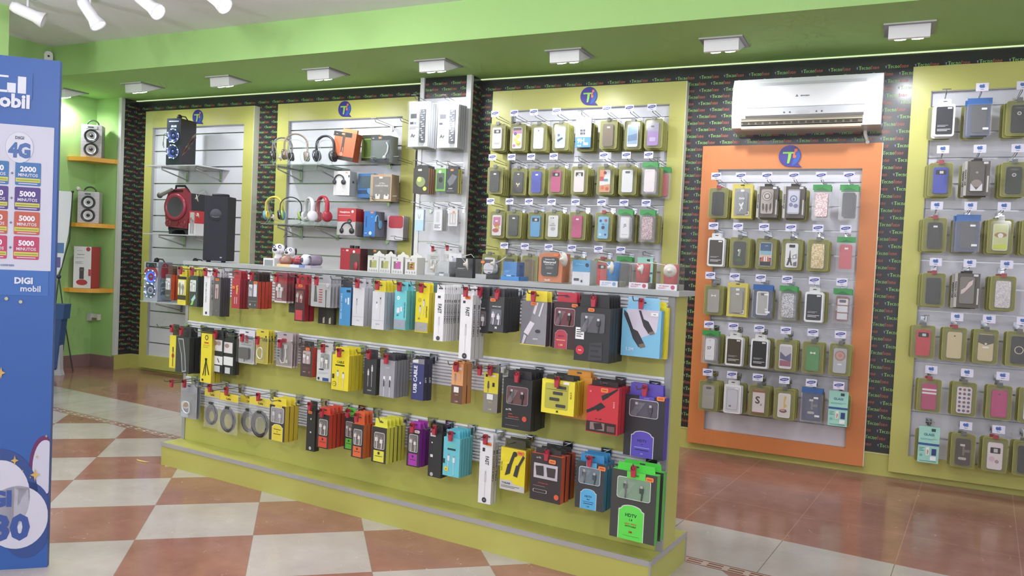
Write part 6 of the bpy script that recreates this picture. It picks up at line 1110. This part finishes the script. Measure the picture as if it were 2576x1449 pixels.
t = thing('display_box', 'pale box under the white puppy on the left', 'box', on_top(TOP['dogL'][0]-.01, -.03), GY); MB().box(-.04, .04, 0, .03, 0, .04, '#dcdee0/.4').box(-.03, .03, -.001, 0, .0, .03, '#8c9094/.3').obj('carton_body', t)
def dome(k, c, c2, lb, basec, face=None):
    u0, w, h = TOP[k]; t = thing('figure_speaker', lb, 'speaker', on_top(u0+w/2-.014, -.045), GY+.25)
    m = MB(); m.box(-w*.5, w*.5, -.02, .05, 0, h*.24, basec+'/.4'); m.obj('base_box', t)
    m = MB(); m.lathe([(0, 0), (w*.36, 0), (w*.42, h*.12), (w*.44, h*.3), (w*.38, h*.55), (w*.22, h*.72), (0, h*.78)], (0, .01, h*.24), c+'/.25', n=24); m.lathe([(w*.425, h*.02), (w*.445, h*.12)], (0, .01, h*.24), c2+'/.3', n=24); b = m.obj('body', t)
    if face:
        for sx in (-1, 1): MB().ball((sx*w*.45, .01, h*.62), (.006, .01, .012), '#b0303c', 8, 6).obj('ear', b)
dome('bear', '#9c6c58', '#a83c24', 'brown round eared figure speaker on a yellow box', '#e4c884', 1)
dome('ballred', '#a02438', '#2c2a40', 'glossy dark red dome speaker on a white box', '#d4d8e0')
u0, w, h = TOP['cam']; t = thing('figure_speaker', 'white barrel shaped speaker with a dark round front', 'speaker', on_top(u0+w/2-.03, -.04), GY-.2)
m = MB(); m.box(-w*.5, .0, -.02, .05, 0, h*.22, '#6c88c8/.4'); m.box(.0, w*.5, -.015, .05, 0, h*.2, '#b8b0c0/.4'); m.obj('base_box', t)
m = MB(); m.lathe([(0, 0), (h*.3, 0), (h*.42, .01), (h*.42, .03), (h*.36, .05)], (-w*.12, -.02, h*.6), '#e8e8ee/.25', axis='y', n=24, sx=.85); m.lathe([(h*.3, .0), (h*.38, .02), (h*.38, .06), (0, .075)], (w*.18, -.0, h*.6), '#8c7c90/.4', axis='y', n=24); m.obj('body', t)
m = MB(); m.lathe([(0, -.003), (h*.2, -.002), (h*.21, .0)], (-w*.14, -.021, h*.57), '#44424e/.3', axis='y', n=20, sx=.8); m.obj('dial', t)
# four little window boxes
for k, c, lb in (('b1', '#a8ac58', 'small white box with olive window, first of four'), ('b2', '#b0b05c', 'small white box with olive window, second of four'), ('b3', '#c04c9c', 'small white box with a magenta window'), ('b4', '#b8843c', 'small white box with an amber window, Z inside')):
    u0, w, h = TOP[k]; w = .068; h = .078
    t = carton('speaker_box', w, h, .06, '#d8d8d2', '#c4c4ba', None, 0, [('r', .06, .06, .4, .09, '#a0a0a8'), ('t', 'h', .5, .14, .12, '#33333c', .2)]+[('c', .16+.22*i, .88, .06, '#77777c') for i in range(4)]+[('c', .16+.22*i, .88, .04, '#d8d8d2') for i in range(4)])
    m = MB(); m.box(-w*.3, w*.3, -.001, 0, -h*.72, -h*.28, c+'/.4'); m.box(-w*.3, -w*.14, -.0012, -.001, -h*.72, -h*.28, '#77705c/.3'); m.quad((-w*.1, -.0016, -h*.36), (w*.12, 0, 0), (0, 0, h*.05), '#e8e8e0')
    if k == 'b4': m.txt('Z', (.004, -.0015, -h*.5), .018, '#4c2c18')
    m.obj('window', t)
    m = MB(); m.prism([(-w*.5, 0), (w*.5, 0), (w*.46, .008), (w*.2, .012), (w*.06, .022), (-.0, .024), (-w*.06, .022), (-w*.2, .012), (-w*.46, .008)], .04, .043, '#d4d4ce'); m.obj('hang_tab', t)
    t.location = on_top(u0+w/2, -.035)+Vector((0, 0, h)); t.rotation_euler = (0, 0, GY); t['label'] = lb+', on the stand top'; t['category'] = 'box'; t['group'] = 'small window boxes on the stand'
def clear_box(k, lb, inner, hs=1.0, shell='blister', D=.08, foot=None):
    u0, w, h = TOP[k]; h = h*hs
    t = thing('speaker_box', lb, 'box', on_top(u0+w/2, -.035), GY)
    inner(t, w, h, D)
    m = MB(); m.box(-w/2, w/2, -.001, D, .0, h, shell); m.obj('clear_shell', t)
    if foot: m = MB(); m.box(-w/2, w/2, -.002, D, 0, h*.22, foot[0], foot[1]); decals(m, foot[2], -w/2, h*.22, w, h*.22, -.002); m.obj('foot_band', t)
    return t
def cyl(c, rt=.36, rb=.3): return lambda t, w, h, D: MB().lathe([(0, h*.1), (w*rb, h*.1), (w*rt, h*.92), (w*(rt-.02), h*.95), (0, h*.95)], (0, D*.5, 0), c, n=28).disc((w*.05, D*.5-w*rt-.002, h*.8), .011, '#d4dce0/.2').obj('speaker_inside', t)
def blk(c, side, dec, x0=-.42, x1=.42, z1=.95): return lambda t, w, h, D: (lambda m: (m.box(w*x0, w*x1, .008, D*.9, .004, h*z1, c, side), decals(m, dec, w*x0, h*z1, w*(x1-x0), h*z1, .008), m.obj('speaker_inside', t)))(MB())
clear_box('A', 'clear box with a pale grey block, left of the black one', blk('#c4c8cc/.35', '#a0a4aa/.4', [('r', .1, .72, .6, .76, '#77797e'), ('r', .1, .85, .5, .97, '#e8e8ec')], -.4, .35), 1.05, foot=('#9a9ea4/.3', '#8a8e94/.3', [('r', .3, .3, .6, .8, '#e8e8ec')]))
t = thing('adapter_box', 'small white adapter box standing behind the pale clear box', 'box', on_top(TOP['A'][0]+.05, -.115), GY); m = MB(); m.box(-.035, .035, 0, .03, 0, .105, '#d8d8dc/.4'); decals(m, [('t', 'hp', .3, .15, .08, '#3c3c48', .2), ('r', .3, .2, .8, .5, '#b0b0b8')], -.035, .105, .07, .105, 0); m.obj('carton_body', t)
t = carton('speaker_box', .088, .086, .07, '#3f3f41', '#2f3238', None, 0, [('l', .1, .5, .6, .56, '#c8c8cc', 2), ('r', .0, .6, .9, .604, '#9a9aa0')], None); t.location = on_top(TOP['B'][0]+.044, -.03)+Vector((0, 0, .086)); t.rotation_euler = (0, 0, GY); t['label'] = 'dark speaker box with a white tag hanging over it'; t['category'] = 'box'
clear_box('C', 'clear box with a round white speaker on dark backing', lambda t, w, h, D: (MB().box(-w*.45, w*.45, D*.7, D*.72, 0, h, '#55565c').box(-w*.48, w*.1, .0, .004, 0, h*.24, '#b8bac2').obj('backing', t), MB().prism(rrect(-w*.12, w*.42, h*.28, h*.82, .018), .01, .05, '#d4d2da/.3', smooth=True).box(-w*.1, w*.4, .0085, .0095, h*.46, h*.475, '#6a6a74').box(w*.15, w*.3, .0085, .0095, h*.3, h*.36, '#4c4c64').obj('speaker_inside', t), MB().box(-w*.18, w*.02, -.003, -.002, h*.8, h*.92, '#ff7a30').obj('price_sticker', t)), .98)
clear_box('D', 'blue and clear speaker box with orange sticker', blk('#3c8ad8/.35', '#2c5ca8/.4', [('r', .1, .74, .28, .84, '#2c3c54'), ('r', .26, .7, .6, .9, '#d8dce8'), ('r', .62, .72, .9, .84, '#2c3c54'), ('l', .15, .45, .5, .55, '#8cb8ec', 2)], -.44, .3), .98, foot=('#3c8ad8/.3', '#3c8ad8/.3', []))
clear_box('W', 'orange box with a black panel reading Waterproof', lambda t, w, h, D: (lambda m: (m.prism([(-w*.3, .004), (w*.46, .004), (w*.48, h*.96), (-w*.1, h*.98), (-w*.3, h*.9)], .006, D*.9, '#d8703c/.35'), m.prism(rrect(-w*.2, w*.34, h*.22, h*.84, .012), .001, .006, '#3a3a42/.35'), m.txt('Outdoor IP55', (w*.07, .0005, h*.76), .006, '#d8d8dc', maxw=w*.34), m.txt('Waterproof', (w*.07, .0005, h*.66), .013, '#f0f0f0', maxw=w*.42), m.txt('Bluetooth speaker', (w*.07, .0005, h*.59), .006, '#c8c8d0', maxw=w*.3), m.txt('havit', (w*.0, .0055, h*.1), .010, '#f0e4dc', maxw=w*.2), m.quad((-w*.05, .0005, h*.5), (w*.24, 0, 0), (0, 0, .002), '#9a9aa4'), m.quad((-w*.05, .0005, h*.46), (w*.24, 0, 0), (0, 0, .002), '#9a9aa4'), m.quad((0, .0005, h*.3), (w*.14, 0, 0), (0, 0, .003), '#c8c8d0'), m.obj('speaker_inside', t), MB().box(w*.2, w*.36, -.004, -.002, h*.88, h*.94, '#ff7a30').obj('price_sticker', t)))(MB()))
t = clear_box('E', 'blue and white speaker box seen from the back', blk('#4ca4dc/.35', '#b8c0bc/.4', [('r', 0, .48, 1, 1, '#dcdce4'), ('c', .82, .2, .1, '#1c3454'), ('t', 'W.T. Bluetooth', .4, .17, .04, '#a8d4f0', .5), ('r', .1, .74, .4, .84, '#44464e'), ('r', .5, .8, .6, .9, '#33353c')], -.48, .48, .99))
ft = lambda c: ('#dcd8e0/.35', '#b0b4a4/.4', [('c', .8, .5, .1, c), ('t', 'W.T. Bluetooth', .38, .32, .2, c, .5), ('l', .1, .55, .5, .8, c, 2)])
clear_box('F', 'clear box with a blue round speaker', cyl('#3a8edc/.4'), foot=ft('#6ca4cc'))
clear_box('G', 'clear box with a coral speaker, left of the end one', cyl('#dc5a60/.4'), foot=ft('#c44c60'))
clear_box('Hh', 'clear box with a coral speaker at the right end of the stand', cyl('#dc5a60/.4'), foot=ft('#c84c64'))
def top_tag(u, z, n, r, tilt, lb, teth): p = gpos(u, n, z); return security_tag(p, r, tilt, lb, teth, GY)
top_tag(-1.12, GZ+.035, .0, .02, (.1, .9, -.9), 'white security tag leaning at the pale clear box', [(0, 0, 0), (.02, .0, .02), (.05, .01, .045)])
top_tag(-.94, GZ+.06, .005, .025, (.1, .2, -.9), 'white security tag in front of the dark speaker box', [(0, 0, 0), (-.03, .0, .03), (.02, .0, .045), (.03, .01, .03)])
top_tag(-.80, GZ+.07, .005, .022, (.1, .4, -1.1), 'white security tag on the blue and clear box', [(0, 0, 0), (.02, .01, .01), (.045, .02, .03)])
top_tag(-.475, GZ+.10, .0, .03, (.1, .1, -.6), 'large white security tag right of the Waterproof box', [(0, 0, 0), (-.02, .0, .03), (-.05, .02, .035)])
top_tag(-.265, GZ+.075, .0, .025, (.0, .1, -.9), 'white security tag right of the blue round speaker', [(0, 0, 0), (-.02, .0, .02), (-.06, .01, .025)])
top_tag(-.15, GZ+.075, -.03, .02, (.0, .1, -1.1), 'white security tag between the two coral speaker boxes', [(0, 0, 0), (-.02, .0, .02), (-.05, .01, .02)])
top_tag(-.018, GZ+.075, .02, .025, (.0, .0, .2), 'white security tag hanging at the right end of the stand', [(0, 0, 0), (-.02, .0, .02), (-.06, .0, .025), (-.1, .02, .03)])

# ------------------------------------------------------------------ blue cardboard totem at the left
SA = Vector((-2.738, 1.89, 0)); SD = Vector((-.738, -.675, 0)); 
t = thing('cardboard_totem', 'tall blue cardboard sign at the left edge of the photo', 'sign', SA, math.atan2(.675, .738))
# local x runs to the right along the face, so s (distance left of the right edge) is -x
def SR(m, s0, s1, z0, z1, c, y, r=None):
    if r: m.prism(rrect(-s1, -s0, z0, z1, r), y-.0003, y, c)
    else: m.quad((-s1, y, z0), (s1-s0, 0, 0), (0, 0, z1-z0), c)
m = MB(); m.box(-.44, 0, 0, .03, 0, 1.836, 'sign_blue', '#2c4c94/.5'); m.obj('board', t)
m = MB()
SR(m, .013, .34, 1.083, 1.597, '#c8cadc', -.001, .002)
m.txt('DIGI', (-.10-.16, -.002, 1.738), .055, '#dce0ec', maxw=.33, bold=.05)
SR(m, .085, .33, 1.69, 1.785, 'sign_blue', -.0024)
SR(m, .105, .131, 1.708, 1.767, '#dce0ec', -.003); SR(m, .137, .164, 1.708, 1.742, '#dce0ec', -.003); SR(m, .16, .3, 1.708, 1.716, '#dce0ec', -.003); SR(m, .16, .3, 1.76, 1.767, '#dce0ec', -.003)
m.txt('mobil', (-.104-.06, -.003, 1.68), .05, '#dce0ec', maxw=.17, bold=.04)
m.disc((-.121, -.002, 1.518), 1, '#9aa0b4', sx=.0445, sz=.055, n=28); m.disc((-.121, -.0024, 1.518), 1, '#d2d4e2', sx=.0435, sz=.054, n=28)
m.txt('DIGI', (-.121, -.003, 1.552), .011, '#44506c', maxw=.048, bold=.03); m.txt('4G', (-.121, -.003, 1.508), .055, '#3f68b0', maxw=.07, bold=.06)
for z0, z1, c, n_ in ((1.385, 1.467, '#3070b4', '2000'), (1.297, 1.379, '#4c3488', '5000'), (1.21, 1.292, '#c85038', '5000'), (1.122, 1.204, '#c8305c', '5000')):
    for s0 in (.0515, .1525):
        SR(m, s0, s0+.081, z0, z1, c, -.002, .005)
        SR(m, s0+.002, s0+.079, z0+.012, z0+.026, '#c8c83c', -.0026); SR(m, s0+.005, s0+.076, z0+.017, z0+.020, '#8a8a3a', -.003); SR(m, s0+.01, s0+.07, z0+.005, z0+.008, '#d8c8dc', -.003)
        m.txt(n_, (-s0-.0405, -.003, z1-.024), .020, '#ecEaf4'.lower(), maxw=.066, bold=.04); m.txt('MINUTOS', (-s0-.0405, -.003, z1-.045), .011, '#dcd8e8', maxw=.062, bold=.02)
    m.txt('+', (-.142, -.003, (z0+z1)/2), .009, '#55586c')
m.txt('contrato', (-.15, -.003, 1.1), .008, '#5c7cac', maxw=.05)
SR(m, .019, .34, .993, 1.083, '#2f68c0', -.001)
m.txt('DIGI', (-.0975, -.003, 1.046), .024, '#d4dcec', maxw=.122, bold=.05); m.txt('mobil', (-.075, -.003, 1.018), .022, '#c8d2e8', maxw=.08, bold=.03)
def star(s, z, r, c='#d8a848'):
    p = []
    for k in range(8): a = PI*k/4; q = r if k % 2 == 0 else r*.35; p.append((-s+q*math.cos(a)*.8, -.0045, z+q*math.sin(a)*1.2))
    m.add(p, [tuple(range(8))], c)
m.disc((-.02, -.001, .37), 1, '#6c2460', sx=.046, sz=.115, n=30)
m.disc((-.015, -.0014, .37), 1, '#c8cade', sx=.04, sz=.10, n=30)
m.disc((-.16, -.0018, .27), 1, '#2c4a94', sx=.125, sz=.17, n=36); m.disc((-.07, -.0018, .18), 1, '#2c4a94', sx=.085, sz=.14, n=36)
m.disc((-.155, -.0022, .265), 1, '#d0d0e0', sx=.095, sz=.135, n=36); m.disc((-.10, -.0022, .19), 1, '#d0d0e0', sx=.10, sz=.115, n=36)
m.txt('DIGI', (-.067-.125, -.003, .26), .062, '#3454a8', maxw=.25, bold=.06); m.txt('30', (-.0675-.05, -.003, .154), .1, '#3454a8', maxw=.12, bold=.05)
for a in ((.045, .344, .02), (.111, .398, .016), (.161, .715, .018), (.16, .33, .006), (.012, .484, .006), (.04, .41, .006), (.085, .36, .004), (.06, .335, .004)): star(*a)
for s, z in ((.105, .97), (.15, .98)): m.disc((-s, -.004, z), .006, '#b8b890')
m.v = [(min(v[0], -.0008), v[1], v[2]) for v in m.v]
m.obj('printing', t)
# banner stand and blue tapered bin behind the totem
t = thing('banner_stand', 'white printed banner on thin black poles in the recess', 'banner', (-6.80, 4.78, 0), .75)
m = MB(); m.prism([(-.11, .75), (-.02, .95), (.03, 1.25), (.055, 1.635), (-.11, 1.635)], -.002, .002, '#dfe2ea/.4'); decals(m, [('r', .3, .5, .65, .6, '#3c70b4'), ('r', .25, .64, .5, .74, '#5c48a0')], -.11, 1.635, .165, .935, -.002); m.obj('banner', t)
m = MB(); m.tube([(.055, 0, 1.635), (.04, .0, 1.2), (-.04, .01, .86), (.02, .0, .45), (.10, -.01, .0)], .0055, '#2c3a34/.5', 6); m.ball((.055, 0, 1.635), .012, '#26282a', 8, 6); m.ball((-.04, .01, .86), .02, '#2c3050', 8, 6); m.tube([(-.04, .01, .86), (-.1, -.05, 0)], .0055, '#2c3a34/.5', 6); m.obj('pole', t)
t = thing('leaflet_holder', 'dark blue tapered holder on a pale foot behind the totem', 'holder', (-6.66, 4.62, 0), .5)
m = MB(); m.prism([(-.2, .62), (-.16, .06), (.035, .06), (.075, .50), (.085, .62)], -.05, .05, '#2c4f98/.4'); m.prism([(-.21, .5), (.09, .5), (.10, .63), (-.22, .63)], -.06, .06, '#2a549c/.4'); m.obj('body', t)
m = MB(); m.prism([(-.18, .0), (.075, .0), (.06, .05), (.05, .4), (.02, .4), (.03, .05), (-.18, .05)], -.03, .03, '#c4c8d4/.3'); m.obj('foot', t)
# wall socket
t = thing('wall_socket', 'white wall socket box under the lower corner shelf', 'socket', (-6.905, 5.18, .435), 0)
m = MB(); m.box(-.04, .0, -.05, .0, .0, .075, '#c8c8c4/.4'); m.obj('back_plate', t)
m = MB(); m.box(.0, .09, -.035, 0, .012, .07, '#e0dcd4/.4'); m.box(.01, .08, -.036, -.035, .012, .034, '#94745c/.4'); m.obj('socket_box', t)
# a curl of yellow ribbon on the floor
t = thing('ribbon', 'small curl of yellow ribbon on the floor near the stand', 'litter', (-3.680, 3.076, 0))
m = MB(); m.tube([(-.055, .01, .004), (-.03, -.005, .004), (.0, -.009, .004), (.03, -.008, .004), (.05, .003, .004)], [.001, .004, .005, .004, .001], '#d8c060/.5', 6, flat=.5); m.obj('strip', t)
# the hook prototypes themselves are not part of the shop
for p in (HR, HW):
    for c in list(p.children): bpy.data.objects.remove(c)
    bpy.data.objects.remove(p)
